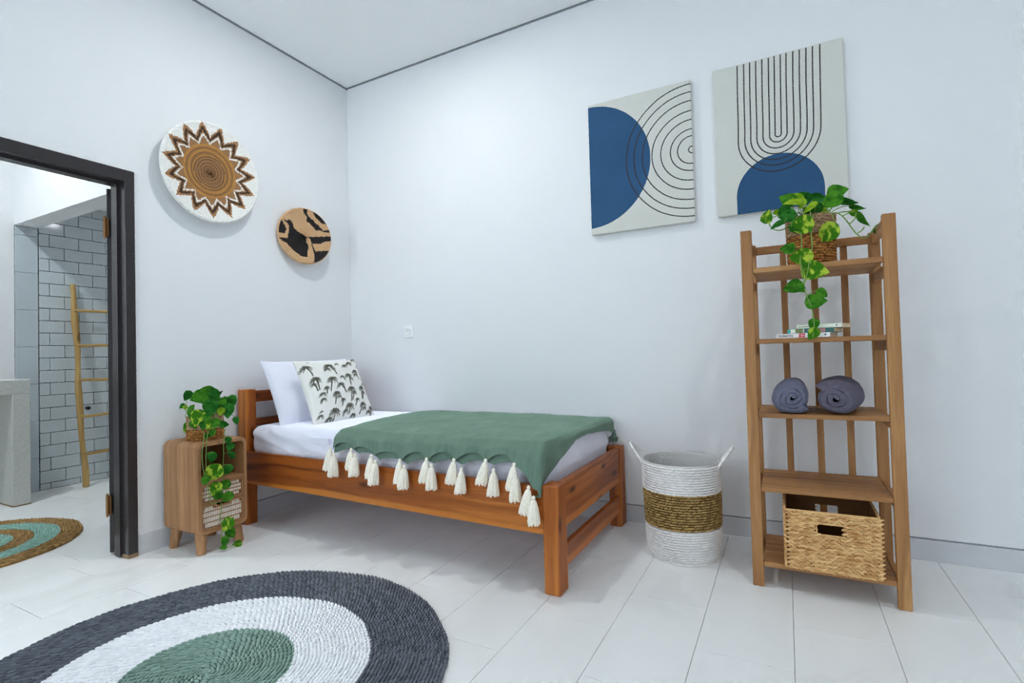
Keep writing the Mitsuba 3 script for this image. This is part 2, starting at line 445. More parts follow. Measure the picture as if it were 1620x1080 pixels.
for yo, sd in ((0, 1), (.44, 5)):
    m, P = branch(yo, sd); obj('rail', m, 'm_pole', t, 50)
for zz in (1.497, 1.191, .893, .59, .277):
    x = np.interp(zz, [0, 1.72], [foot[0], top[0]]) + .016
    pts = [(x + rnd.uniform(-.003, .003), y, zz + rnd.uniform(-.004, .004)) for y in np.linspace(-.935, -.475, 6)]
    obj('rung', tube(pts, .0125, 10, smooth_n=14), 'm_pole_y', t, 50)

t = thing('wall_knob', 'small black round knob on the white shower tiles', 'peg')  # a round black knob, its use unknown
kb = revolve([(.0005, .034), (.012, .034), (.016, .03), (.016, .022), (.009, .018), (.009, .004), (.014, .003), (.014, 0), (.0005, 0)], 24)
obj('body', xform(kb, 0, (XB + .006, -.819, .645), ry=math.pi / 2), 'm_black', t, 40)


# ------------------------------------------------------------------ round woven rugs
def rug_grains(cx, cy, r0, r1, pitch, length, hgt, seed, pal):
    rg = np.random.default_rng(seed)
    pos, td, nd, L, Wd = [], [], [], [], []
    rr = r0 + pitch * .5; i = 0
    while rr < r1 + pitch * .25:
        n = max(6, int(round(2 * np.pi * rr / length)))
        a = (np.arange(n) + (.5 if i % 2 else 0)) / n * 2 * np.pi + rg.normal(0, .06, n) * length / max(rr, .05) * .4
        wob = .004 * np.sin(a * 7 + cx * 3) + .003 * np.sin(a * 13)
        r_ = rr + wob * (rr / 1.0) + rg.normal(0, .0008, n)
        pos.append(np.c_[cx + r_ * np.cos(a), cy + r_ * np.sin(a), np.full(n, hgt * .52) + rg.normal(0, .0007, n)])
        sk = .42 * (1 if i % 2 else 1)
        td.append(np.c_[-np.sin(a) + sk * np.cos(a), np.cos(a) + sk * np.sin(a), rg.normal(0, .05, n) + .16])
        nd.append(np.c_[np.zeros(n), np.zeros(n), np.ones(n)])
        L.append(np.full(n, length * .66) * rg.uniform(.93, 1.07, n)); Wd.append(np.full(n, pitch * .43) * rg.uniform(.92, 1.08, n))
        rr += pitch; i += 1
    return grains(np.vstack(pos), np.vstack(td), np.vstack(nd), np.hstack(L), np.hstack(Wd), hgt * .46, pal=pal, seed=seed)


def rug(label, cx, cy, bands, pitch, length, hgt, cat='rug'):
    t = thing('round_rug', label, cat)
    for i, (r0, r1, m, nm, lb) in enumerate(bands):
        pal = RUGPAL[m]
        g = rug_grains(cx, cy, r0, r1, pitch, length, hgt, i + 3, pal)
        if m != 'm_rug_dark':
            disc = revolve([(max(r0, .0005), .0005), (r1, .0005), (r1, hgt * .22), (max(r0, .0005), hgt * .22), (max(r0, .0005), .0005)], 120, (cx, cy, 0)); disc.invert()
            g = join([g, disc])
        obj(nm, g, 'm_coil', t, True, lb, color=g.vc)


RUGPAL = {'m_rug_dark': (srgb(74, 79, 88), srgb(110, 115, 125)), 'm_rug_white': (srgb(224, 226, 230), srgb(243, 244, 246)), 'm_rug_green': (srgb(112, 138, 128), srgb(142, 167, 156)),
          'm_jute': (srgb(132, 100, 60), srgb(192, 156, 104)), 'm_aqua': (srgb(134, 176, 164), srgb(170, 208, 196))}
rug('large round braided rug of dark grey, white and green rings', 1.385, -2.03, [(0, .262, 'm_rug_green', 'centre', 'sage green braided centre'), (.262, .515, 'm_rug_white', 'ring', 'white braided ring'), (.515, .782, 'm_rug_dark', 'ring', 'dark grey braided outer ring')], .0128, .021, .014)
rug('round jute rug with aqua rings on the bathroom floor', -1.045, -1.985, [(0, .125, 'm_jute', 'centre', 'jute centre'), (.125, .24, 'm_aqua', 'ring', 'inner aqua ring'), (.24, .335, 'm_jute', 'ring', 'inner jute ring'), (.335, .45, 'm_aqua', 'ring', 'outer aqua ring'), (.45, .56, 'm_jute', 'ring', 'outer jute ring')], .0135, .022, .02)


# ================================================================== bed
bed = thing('bed', 'single bed frame of orange-brown varnished solid wood in the corner', 'bed')


def post(x0, x1, y0, y1, z): obj('post', box(x0, x1, y0, y1, 0, z, .004), 'm_bed_z', bed)


post(.028, .100, -1.003, -.925, .842); post(.028, .100, -.110, -.024, .842)
post(2.155, 2.227, -1.054, -.960, .460); post(2.150, 2.222, -.115, -.022, .460)
side = hull([(.1, -1.001, .264), (.1, -1.001, .459), (.1, -.985, .264), (.1, -.985, .459), (2.156, -1.050, .250), (2.156, -1.050, .456), (2.156, -1.030, .250), (2.156, -1.030, .456)])
obj('side_rail', side, 'm_bed_x', bed)
obj('side_rail', box(.1, 2.152, -.055, -.026, .25, .456, .003), 'm_bed_x', bed)
for z0, z1 in ((.757, .829), (.606, .652), (.42, .52)):
    obj('headboard_rail', box(.040, .084, -.926, -.109, z0, z1, .004), 'm_bed_y', bed)
obj('footboard_rail', hull([(2.188, -.96, .262), (2.188, -.115, .262), (2.216, -.96, .262), (2.216, -.115, .262), (2.188, -.96, .458), (2.188, -.115, .458), (2.216, -.96, .458), (2.216, -.115, .458)]), 'm_bed_y', bed)
obj('footboard_rail', box(2.186, 2.214, -.961, -.113, .085, .180, .003), 'm_bed_y', bed)
for i in range(9):
    x = .2 + i * .23
    obj('slat', box(x, x + .08, -1.0 if x < 1 else -1.018, -.056, .285, .3, .002), 'm_bed_y', bed)


def rounded_slab(x0, x1, y0, y1, z0, z1, r, nx, ny, nz, disp):
    """Soft cuboid: a box grid pulled to a rounded box and displaced along its normals."""
    c = np.array([(x0 + x1) / 2, (y0 + y1) / 2, (z0 + z1) / 2]); h = np.array([(x1 - x0) / 2, (y1 - y0) / 2, (z1 - z0) / 2])
    V, F, off = [], [], 0
    for ax in range(3):
        n = [nx, ny, nz]; a, b = (ax + 1) % 3, (ax + 2) % 3
        for s in (-1, 1):
            ua = np.linspace(-1, 1, n[a]); ub = np.linspace(-1, 1, n[b])
            A, B = np.meshgrid(ua, ub, indexing='ij'); P = np.zeros(A.shape + (3,))
            P[..., ax] = s * h[ax]; P[..., a] = A * h[a]; P[..., b] = B * h[b]
            m = grid_mesh(P); f = m.faces if s > 0 else m.faces[:, ::-1]
            V.append(m.vertices); F.append(f + off); off += len(m.vertices)
    V, F = np.vstack(V), np.vstack(F)
    q = np.clip(V, -(h - r), h - r); d = V - q; l = np.linalg.norm(d, axis=1, keepdims=True)
    nn = d / np.maximum(l, 1e-9); V = q + nn * r + c
    m = trimesh.Trimesh(V + nn * disp(V, nn)[:, None], F, process=False); m.merge_vertices(digits_vertex=5)
    return m


def sheet_disp(V, n):
    g = np.zeros(len(V))
    front = np.clip(-n[:, 1], 0, 1); foot = np.clip(n[:, 0], 0, 1)
    s = V[:, 0] * .42 + V[:, 2] * 1.25 + .12 * meshkit.noise(V * 5, 3)
    g += front * .020 * (meshkit.fbm(np.c_[s * 24, V[:, 0] * 1.6, 0 * s], 3, 2) - .5) * (.25 + 1.1 * np.exp(-((V[:, 0] - .45) / .5) ** 2))
    g += front * .016 * (meshkit.noise(np.c_[V[:, 0] * 2.2, V[:, 2] * 4, 0 * s], 9) - .5)
    s2 = V[:, 1] * .8 + V[:, 2] * 1.0
    g += foot * .013 * (meshkit.fbm(np.c_[s2 * 22, V[:, 1] * 2, 0 * s], 3, 5) - .5)
    top = np.clip(n[:, 2], 0, 1)
    g += top * (.022 * np.clip(1 - ((V[:, 0] - 1.15) / 1.1) ** 2, 0, 1) * np.clip(1 - ((V[:, 1] + .53) / .5) ** 2, 0, 1) + .008 * (meshkit.noise(V * [4, 5, 1], 4) - .5) - .006)
    low = np.clip((.475 - V[:, 2]) / .03, 0, 1)
    g = g * (1 - low) - .007 * low * (front + foot)
    g -= .022 * np.clip((V[:, 0] - 2.02) / .12, 0, 1) * np.clip((-.86 - V[:, 1]) / .12, 0, 1)
    return g


mt = thing('mattress', 'mattress under a white fitted sheet on the wooden bed', 'mattress')
obj('fitted_sheet', rounded_slab(.125, 2.145, -.986, -.06, .30, .622, .055, 150, 70, 34, sheet_disp), 'm_sheet', mt, 50)
obj('corner_tag', join([box(.69, .83, -1.0065, -1.002, .545, .578, .001)]), 'm_sheet', mt, label='small folded white flap of the sheet')

# ------------------------------------------------------------------ green throw with tassels
KX = np.array([.905, .913, 1.067, 1.207, 1.394, 1.559, 1.717, 1.889, 2.034, 2.123, 2.21])
KZ = np.array([.540, .541, .547, .524, .515, .533, .541, .551, .545, .450, .365])
RY = np.array([-1.08, -1.04, -.87, -.69, -.5, -.3, -.15, -.03]); RZ = np.array([.400, .405, .545, .600, .605, .588, .566, .535])
ZT = .636


def smooth01(x):
    x = np.clip(x, 0, 1); return x * x * (3 - 2 * x)


def throw_layer(front_off, low, scal, x_shift, t=.004):
    nu, nv = 170, 120
    u = np.linspace(0, 1, nu); v = np.linspace(0, 1, nv)
    U, Vv = np.meshgrid(u, v, indexing='ij')
    xl = .865 + .06 * Vv ** 2 - .015 * np.sin(Vv * 7)
    ua = np.clip(U / .90, 0, 1); ub = np.clip((U - .90) / .10, 0, 1)
    va = np.clip(Vv / .84, 0, 1); vb = np.clip((Vv - .84) / .16, 0, 1)
    X = xl + (2.145 - xl) * ua
    Y = -.062 - (.985 - .062) * va
    # rounding over the two edges
    ex = np.sin(np.clip(ub * 2.2, 0, 1) * np.pi / 2); ey = np.sin(np.clip(vb * 2.0, 0, 1) * np.pi / 2)
    X = X + ex * .024 + front_off * .3 * ex
    Y = Y - ey * (.034 + .022 * vb) - front_off * ey
    X = X - smooth01((-.84 - Y) / .16) * ub * .046
    kx = KX + x_shift
    zlow = np.interp(X, kx, KZ) - low
    # scallops between the tassels
    j = np.clip(np.searchsorted(kx, X) - 1, 0, len(kx) - 2)
    fr = np.clip((X - kx[j]) / (kx[j + 1] - kx[j]), 0, 1)
    sc = np.sin(np.pi * fr) ** .8 * scal * np.clip((kx[j + 1] - kx[j]) / .15, 0, 1)
    Ly = ZT - (zlow + sc); Lx = ZT - np.interp(Y, RY, RZ)
    dropy = np.where(vb > 0, .18 * vb ** 2.2 + .82 * vb, 0) if False else vb * (1 - .25 * (1 - vb))
    dropx = ub * (1 - .3 * (1 - ub))
    crown = .02 * np.clip(1 - ((X - 1.15) / 1.1) ** 2, 0, 1) * np.clip(1 - ((Y + .53) / .5) ** 2, 0, 1)
    wr = .010 * (meshkit.fbm(np.stack([X * 4 + Y * 2, Y * 3 - X, 0 * X], -1), 3, 8) - .5) + .006 * (meshkit.noise(np.stack([(X - Y) * 10, (X + Y) * 3, 0 * X], -1), 4) - .5)
    Z = ZT - .008 + crown + wr - np.minimum(dropy * Ly + dropx * Lx, np.maximum(ZT - .418, 0) + 0 * X)
    Y = Y - .010 * vb * np.sin(X * 40 + 1) * (1 if low == 0 else .5) * (1 - smooth01((X - 2.0) / .06)) - .022 * vb * smooth01((X - 2.0) / .06)
    P = np.stack([X, Y, Z], -1)
    N = np.cross(np.gradient(P, axis=0), np.gradient(P, axis=1)); N /= np.maximum(np.linalg.norm(N, axis=-1, keepdims=True), 1e-9)
    if N[20, 20, 2] < 0: N = -N
    a, b = grid_mesh(P + N * t / 2), grid_mesh(P - N * t / 2)
    I = np.arange(nu * nv).reshape(nu, nv)
    loop = np.r_[I[:-1, 0], I[-1, :-1], I[:0:-1, -1], I[0, :0:-1]]; nx = np.roll(loop, -1); k = nu * nv
    F = np.vstack([a.faces, b.faces[:, ::-1] + k, np.c_[loop, loop + k, nx], np.c_[nx, loop + k, nx + k]])
    m = TM(np.vstack([a.vertices, b.vertices]), F)
    if a.face_normals[5000][2] < 0: m.invert()
    return m


th = thing('throw_blanket', 'sage green gauze throw with cream tassels over the foot of the bed', 'blanket')
obj('cloth', throw_layer(.012, 0, .038, 0), 'm_throw', th, 60)
obj('under_layer', throw_layer(.002, .016, .020, .030), 'm_throw', th, 60, 'lower layer of the double cloth')


def tassel(seed, L):
    rg = np.random.default_rng(seed)
    ph = rg.uniform(0, 6.28, 8)
    prof = [(.0006, 0), (.006, -.002), (.0085, -.008), (.0075, -.014), (.0065, -.018), (.0105, -.021), (.0145, -.03), (.0195, -.048), (.0235, -.072), (.0265, -L * .82), (.0275, -L * .93), (.0265, -L), (.014, -L * .985), (.0006, -L * .97)]

    def md(t, k):
        amp = np.clip((k - 4) / 6, 0, 1) * .13
        return 1 + amp * (np.sin(11 * t + ph[0]) * .6 + np.sin(17 * t + ph[1]) * .5 + np.sin(5 * t + ph[2]) * .5)
    m = revolve(prof, 56, mod=md)
    V = np.array(m.vertices); a = np.arctan2(V[:, 1], V[:, 0]); w = np.clip(-V[:, 2] / L, 0, 1)
    V[:, 2] += -.010 * w ** 6 * (np.sin(9 * a + ph[3]) * .5 + np.sin(15 * a + ph[4]) * .5)
    V[:, 1] *= .8
    V[:, 0] += w ** 1.5 * rg.uniform(-.014, .004); V[:, 1] -= 0
    return TM(V, m.faces)


random.seed(2)
for i, (x, z) in enumerate(zip(KX[1:10], KZ[1:10])):
    fm, bm = tassel(10 + i, .118 + random.uniform(-.006, .006)), tassel(40 + i, .118 + random.uniform(-.006, .006))
    if i == 8: x, z = 2.112, .458
    obj('tassel', xform(fm, 0, (x, -1.070 if i < 8 else -1.092, z + .006), ry=.14), 'm_tassel', th, 40)
    dx = (.028 if i < 5 else .04) if i not in (7, 8) else (.006 if i == 7 else .022)
    obj('tassel', xform(bm, 1.0, (x + dx, -1.071 if i < 8 else -1.094, z - (.020 if i < 5 else .034)), ry=.02), 'm_tassel', th, 40)
obj('tassel', xform(tassel(77, .055), 0, (2.172, -.05, .553)), 'm_throw', th, 40, 'dark green knotted end at the wall')


# ------------------------------------------------------------------ pillows
def pillow(w, h, t, n, bow=.06, seed=1, wr=.006, flat=.62):
    """Both faces of a cushion in its own plane: u to the right, v up, thickness along y."""
    g = np.linspace(-1, 1, n); U, Vv = np.meshgrid(g, g, indexing='ij')
    X = U * w / 2 * (1 - bow * (1 - Vv ** 2) + .02 * np.abs(U * Vv) ** 6); Z = Vv * h / 2 * (1 - bow * (1 - U ** 2) + .02 * np.abs(U * Vv) ** 6)
    th_ = t * (np.clip(1 - U ** 2, 0, 1) * np.clip(1 - Vv ** 2, 0, 1)) ** flat * .5 + .003
    edge = np.clip(1 - np.maximum(np.abs(U), np.abs(Vv)), 0, 1)
    wrn = wr * (meshkit.fbm(np.stack([X * 9, Z * 9, 0 * X + seed], -1), 3, seed) - .5) * np.clip(edge * 5, 0, 1) * 2
    A = np.stack([X, -(th_ + wrn), Z], -1); B = np.stack([X, th_ + wrn * .5, Z], -1)
    ma, mb_ = grid_mesh(A), grid_mesh(B)
    I = np.arange(n * n).reshape(n, n); k = n * n
    loop = np.r_[I[:-1, 0], I[-1, :-1], I[:0:-1, -1], I[0, :0:-1]]; nx = np.roll(loop, -1)
    F = np.vstack([ma.faces, mb_.faces[:, ::-1] + k, np.c_[loop, loop + k, nx], np.c_[nx, loop + k, nx + k]])
    return TM(np.vstack([ma.vertices, mb_.vertices]), F), U, Vv


def stand(mesh, bx, by, bz, yaw, tilt, h):
    """Pillow plane (x right, z up, front towards -y) to a stance: front towards +x, leaning back towards the headboard."""
    up = np.array([-math.cos(yaw) * math.sin(tilt), math.sin(yaw) * math.sin(tilt), math.cos(tilt)])
    e = np.array([math.sin(yaw), math.cos(yaw), 0]); nrm = np.cross(e, up)      # front normal
    V = np.asarray(mesh.vertices)
    W = np.array([bx, by, bz]) + V[:, 0:1] * e - V[:, 1:2] * nrm + (V[:, 2:3] + h / 2) * up
    return TM(W, mesh.faces)


m, _, _ = pillow(.71, .45, .17, 80, .045, 3, .022, .5)
tag(obj('pillow', stand(m, .335, -.575, .612, 0.0, .42, .43), 'm_sheet', None, 60), 'plain white pillow leaning on the headboard', 'pillow')

CQ = np.array([[150, 115], [965, 100], [420, 990], [1280, 860]], float)   # corners of the print as drawn: top left, top right, bottom left, bottom right
PALMS = [(270, 230, 75, 340, 360), (370, 410, 75, 420, 560), (545, 215, 85, 640, 350), (520, 270, 50, 0, 0), (575, 420, 75, 560, 590), (695, 500, 65, 775, 610), (505, 540, 45, 510, 620), (640, 620, 65, 630, 760), (680, 665, 40, 0, 0), (460, 620, 50, 0, 0),
         (475, 690, 45, 450, 740), (645, 840, 80, 655, 970), (590, 930, 58, 0, 0), (840, 770, 70, 850, 870), (795, 840, 45, 770, 900), (855, 550, 70, 860, 720), (900, 600, 48, 880, 700), (815, 360, 62, 850, 500), (860, 410, 40, 0, 0), (715, 390, 38, 760, 440),
         (770, 210, 45, 770, 240), (850, 170, 60, 0, 0), (940, 290, 58, 1000, 400), (940, 345, 45, 0, 0), (1030, 520, 60, 1030, 670), (1060, 580, 40, 1045, 670), (950, 690, 38, 930, 770), (1045, 740, 60, 1010, 860), (1070, 790, 38, 0, 0), (1200, 760, 60, 1190, 860),
         (1150, 820, 45, 0, 0), (1085, 380, 45, 1110, 500), (1070, 460, 35, 0, 0), (1150, 560, 30, 0, 0), (1190, 600, 30, 0, 0), (660, 185, 35, 0, 0), (930, 112, 42, 0, 0), (920, 880, 48, 0, 0), (350, 480, 40, 400, 570), (470, 890, 45, 0, 0), (470, 840, 26, 0, 0),
         (740, 700, 40, 735, 780), (1010, 200, 38, 0, 0), (300, 145, 18, 0, 0)]


def palm_print(U, Vv):
    """Colour of the cushion's print at (u, v): grey-green palms on off-white cotton."""
    def to_q(u, v):
        a, b = (u + 1) / 2, (1 - v) / 2
        w = lambda k: CQ[k][:, None] if False else CQ[k]
        return ((1 - a) * (1 - b))[..., None] * CQ[0] + (a * (1 - b))[..., None] * CQ[1] + ((1 - a) * b)[..., None] * CQ[2] + (a * b)[..., None] * CQ[3]
    Q = to_q(U, Vv); on = np.zeros(U.shape, bool)
    rg = np.random.default_rng(8)
    for (cx, cy, s, tx, ty) in PALMS:
        polys = []
        for k, a in enumerate(np.radians([-12, 22, 52, 85, 118, 150, 182, 205, -38, 232])):
            L = s * rg.uniform(.82, 1.08) * (1 if k < 8 else .7); pts = []
            for q in np.linspace(0, 1, 7):
                pts.append((cx + math.cos(a) * L * q, cy - math.sin(a) * L * q * .95 + L * .62 * q * q))
            pts = np.array(pts); polys.append(shapely.LineString(pts).buffer(s * .05).union(shapely.LineString(pts[2:6]).buffer(s * .085)))
        if tx: polys.append(shapely.LineString([(cx, cy), ((cx + tx) / 2 + (tx - cx) * .12, (cy + ty) / 2), (tx, ty)]).buffer(max(8, s * .085)))
        g = shapely.unary_union(polys); x0, y0, x1, y1 = g.bounds
        sel = (Q[..., 0] > x0) & (Q[..., 0] < x1) & (Q[..., 1] > y0) & (Q[..., 1] < y1)
        if sel.any(): on[sel] |= shapely.contains_xy(g, Q[sel][:, 0], Q[sel][:, 1])
    return np.where(on[..., None], srgb(84, 84, 74), srgb(232, 231, 226))


m, U, Vv = pillow(.46, .45, .15, 300, .05, 6, .006, .5)
col = np.vstack([palm_print(U, Vv).reshape(-1, 3), np.tile(srgb(232, 231, 226), (U.size, 1))])
tag(obj('cushion', stand(m, .582, -.637, .624, .132, .505, .43), 'm_print', None, True, color=col), 'off-white cushion printed with dark palm trees in front of the white pillow', 'cushion')

# ================================================================== nightstand
ns = thing('nightstand', 'small brown wooden nightstand with rounded corners and rattan drawers beside the bed', 'nightstand')
NX0, NX1, NY0, NY1, NZ0, NZ1 = .026, .345, -1.443, -1.163, .105, .592


def rrect(y0, y1, z0, z1, r, n=6):
    P = []
    for cy, cz, a0 in ((y1 - r, z1 - r, 0), (y0 + r, z1 - r, 90), (y0 + r, z0 + r, 180), (y1 - r, z0 + r, 270)):
        for a in np.radians(np.linspace(a0, a0 + 90, n)): P.append((cy + r * math.cos(a), cz + r * math.sin(a)))
    return np.array(P)


def ring_extrude(outer, inner, x0, x1, bev=.004):
    """Hollow frame between two outlines of the same number of points, along x, its front edges eased."""
    c = outer.mean(0)
    sh = lambda P, d: P + (c - P) / np.linalg.norm(c - P, axis=1)[:, None] * d
    rings = [(inner, x0), (inner, x1 - bev * .5), (sh(inner, -bev * .5), x1), (sh(outer, bev), x1), (outer, x1 - bev), (outer, x0)]
    P = np.array([[(x, q[0], q[1]) for q in R] for R, x in rings])
    return grid_mesh(P, closed_u=True, closed_v=True)


case = ring_extrude(rrect(NY0, NY1, NZ0, NZ1, .034), rrect(NY0 + .019, NY1 - .019, NZ0 + .019, NZ1 - .021, .022), NX0, NX1)
obj('case', case, 'm_stand_z', ns, 30)
# the top is its own board on the case, with bevelled long edges
obj('back_panel', box(NX0 + .004, NX0 + .012, NY0 + .018, NY1 - .018, NZ0 + .018, NZ1 - .02), 'm_stand_z', ns)
obj('shelf_board', box(NX0 + .01, NX1 - .006, NY0 + .0185, NY1 - .0185, .366, .384, .001), 'm_stand_y', ns)
obj('divider', box(NX0 + .01, NX1 - .004, NY0 + .0185, NY1 - .0185, .258, .266, .001), 'm_stand_y', ns)


def cane_drawer(z0, z1):
    y0, y1 = NY0 + .021, NY1 - .021
    fx = NX1 - .005
    dkey = newkey('drawer', ns)
    fb = .009
    ym = (y0 + y1) / 2; nw, nh = .034, .014
    # frame of the drawer with a finger notch in its upper edge
    out = Polygon([(y0, z0), (y1, z0), (y1, z1), (ym + nw + .008, z1), (ym + nw - .004, z1 - nh), (ym - nw + .004, z1 - nh), (ym - nw - .008, z1), (y0, z1)])
    inn = out.buffer(-fb, join_style='mitre').buffer(-.004).buffer(.004)
    fr = trimesh.creation.extrude_polygon(out.difference(inn), .016, engine='earcut')
    M = np.array([[0, 0, 1, fx - .016], [1, 0, 0, 0], [0, 1, 0, 0], [0, 0, 0, 1.0]]); fr.apply_transform(M)
    obj_key = dkey; scene[obj_key] = mikit.ply(fr, 'm_stand_y')
    ip = trimesh.creation.extrude_polygon(inn, .004, engine='earcut'); ip.apply_transform(np.array([[0, 0, 1, fx - .016], [1, 0, 0, 0], [0, 1, 0, 0], [0, 0, 0, 1.0]]))
    obj('backing', ip, 'm_stand_y', dkey)
    rows = 4; a, b = z0 + fb, z1 - fb; ch = (b - a) / rows
    n = 19; cw = (y1 - y0 - 2 * fb) / n
    cells, rods = [], []
    for r_ in range(rows):
        for c_ in range(n):
            yc = y0 + fb + (c_ + .5) * cw; zc0, zc1 = a + r_ * ch + .0022, a + (r_ + 1) * ch - .0022
            if not inn.buffer(-.0015).contains(shapely.box(yc - cw * .36, zc0, yc + cw * .36, zc1)):
                if r_ < rows - 1: continue
                zc1 = min(zc1, z1 - nh - fb - .002)
                if zc1 - zc0 < .006 or not inn.contains(shapely.Point(yc, (zc0 + zc1) / 2)): continue
            cells.append(box(fx - .013, fx - .0068, yc - cw * .37, yc + cw * .37, zc0, zc1, .0012))
    for r_ in range(1, rows):
        zz = a + r_ * ch
        hi_ = intersection_span(inn, zz)
        for ya, yb in hi_: rods.append(tube([(fx - .0075, ya, zz), (fx - .0075, yb, zz)], .0024, 8))
    obj('cane', join(cells), 'm_cane', dkey, kind='stuff', label='white cane strips')
    obj('rods', join(rods), 'm_stand_y', dkey, 40)


def intersection_span(poly, z):
    g = poly.intersection(shapely.LineString([(-5, z), (5, z)]))
    return [(q.bounds[0], q.bounds[2]) for q in getattr(g, 'geoms', [g]) if not q.is_empty]


cane_drawer(.267, .365)
cane_drawer(.1255, .257)
for yy, sy in ((NY0 + .042, -1), (NY1 - .042, 1)):
    for xx, sx in ((NX0 + .05, -1), (NX1 - .05, 1)):
        s = np.linspace(0, 1, 8)
        pts = np.c_[xx + sx * .018 * s, yy + sy * .010 * s, .108 - .108 * s]
        obj('leg', tube(pts, np.linspace(.030, .022, 8), 18), 'm_stand_z', ns, 40)


# ================================================================== wooden rack
rk = thing('open_shelf', 'tall open rack of brown teak with five boards against the right wall', 'shelf')
SX0, SX1, SYF, SYB = 2.935, 3.487, -.602, -.195
pw = .044
for x in (SX0, SX1 - pw):
    obj('post', box(x, x + pw, SYF, SYF + .03, 0, 1.531, .002), 'm_shelf_z', rk)
    obj('post', box(x, x + pw, SYB - .026, SYB, 0, 1.531, .002), 'm_shelf_z', rk)
LEV = [(.105, .020), (.424, .020), (.738, .018), (1.058, .020), (1.366, .022)]
for z, t_ in LEV:
    yb_ = np.linspace(SYF + .004, SYB - .028, 4)
    for i in range(3):
        x0, x1 = (SX0 + pw + .001, SX1 - pw - .001)
        if i == 0: x0, x1 = SX0 + pw, SX1 - pw
        obj('shelf_board', box(x0, x1, yb_[i] + .0012, yb_[i + 1] - .0012, z - t_, z, .002), 'm_shelf_x', rk)
    for x in (SX0 + .012, SX1 - .012 - .02):
        obj('side_rail', box(x, x + .02, SYF + .03, SYB - .026, z - t_ - .042, z - t_ + .0, .002), 'm_shelf_y', rk)
for x in (SX0 + .012, SX1 - .012 - .02):
    obj('side_rail', box(x, x + .02, SYF + .03, SYB - .026, 1.478, 1.529, .002), 'm_shelf_y', rk)
obj('back_rail', box(SX0 + pw, SX1 - pw, SYB - .022, SYB - .004, 1.482, 1.520, .002), 'm_shelf_x', rk)
obj('back_rail', box(SX0 + pw, SX1 - pw, SYB - .022, SYB - .004, .040, .083, .002), 'm_shelf_x', rk)
for xc in (3.097, 3.226, 3.347):
    obj('slat', box(xc - .014, xc + .014, SYB - .016, SYB - .003, .083, 1.482, .0015), 'm_shelf_z', rk)


# ------------------------------------------------------------------ water hyacinth box
wb_ = thing('woven_box', 'square basket of plaited golden water hyacinth on the lowest rack board', 'basket')
BX0, BX1, BY0, BY1, BZ0, BZ1 = 3.066, 3.392, -.622, -.315, .106, .345


HYA = (srgb(180, 130, 78), srgb(232, 194, 138))


def plait_panel(o, e, L, Hh, nrm, hole, seed):
    """One wall of the box: horizontal rows of plaited strands, in a frame of stouter strands."""
    rg = np.random.default_rng(seed); pos, td, nd, LL, WW = [], [], [], [], []
    o, e, nrm = (np.asarray(x, float) for x in (o, e, nrm)); up = np.array([0, 0, 1.0])
    rows = 14; ph = Hh / rows
    for r_ in range(rows):
        n = int(L / .0185)
        for half in (0, 1):
            for c_ in range(n):
                s = (c_ + .5 + .5 * half) / n * L
                if s > L: continue
                zz = (r_ + (.28 if half == 0 else .72)) * ph
                if hole and hole[0] - .004 < s < hole[1] + .004 and hole[2] - .004 < zz < hole[3] + .004: continue
                pos.append(o + e * s + up * (zz + rg.normal(0, .0006)) + nrm * .0015)
                sl = -.34 if half == 0 else .34
                td.append(e + up * (sl + rg.normal(0, .10)) + nrm * rg.normal(0, .04)); nd.append(nrm)
                LL.append(.0145 * rg.uniform(.9, 1.12)); WW.append(ph * .29 * rg.uniform(.9, 1.15))
    g = grains(pos, td, nd, LL, WW, .0062, pal=HYA, seed=seed)
    sheet = []
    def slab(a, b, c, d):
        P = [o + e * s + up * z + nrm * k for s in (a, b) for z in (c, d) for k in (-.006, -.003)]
        s_ = hull(P); s_.vc = np.tile(srgb(112, 76, 44), (len(s_.vertices), 1)); sheet.append(s_)  # dark backing colour paints in the shade between the strands
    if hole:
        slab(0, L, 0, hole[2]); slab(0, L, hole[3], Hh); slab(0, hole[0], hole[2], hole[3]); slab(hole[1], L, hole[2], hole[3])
        k = .003
        lp = [o + e * s + up * z + nrm * .002 for s, z in ((hole[0] - k, hole[2] - k), (hole[1] + k, hole[2] - k), (hole[1] + k, hole[3] + k), (hole[0] - k, hole[3] + k), (hole[0] - k, hole[2] - k))]
        sheet.append(tube(lp, .0042, 8))
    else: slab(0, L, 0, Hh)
    rim = [tube([o + up * Hh + e * s for s in np.linspace(-.002, L + .002, 12)], .0052, 8)]
    return join([g] + sheet + rim)


Lx_, Ly_, Hh_ = BX1 - BX0, BY1 - BY0, BZ1 - BZ0
hole = (.116, .205, .154, .194)
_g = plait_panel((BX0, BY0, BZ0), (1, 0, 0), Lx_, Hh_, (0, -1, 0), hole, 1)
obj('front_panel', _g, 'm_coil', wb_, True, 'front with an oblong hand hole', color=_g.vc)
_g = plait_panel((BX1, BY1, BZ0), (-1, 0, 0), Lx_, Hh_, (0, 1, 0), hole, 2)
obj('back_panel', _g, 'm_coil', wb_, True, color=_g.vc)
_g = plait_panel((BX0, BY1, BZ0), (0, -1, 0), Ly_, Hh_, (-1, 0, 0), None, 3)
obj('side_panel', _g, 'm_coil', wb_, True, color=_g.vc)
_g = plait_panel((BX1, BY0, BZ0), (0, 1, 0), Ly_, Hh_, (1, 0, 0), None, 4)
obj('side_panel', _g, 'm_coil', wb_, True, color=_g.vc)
obj('base', box(BX0, BX1, BY0, BY1, BZ0 - .0005, BZ0 + .006, .001), 'm_hyacinth', wb_)
ed = []
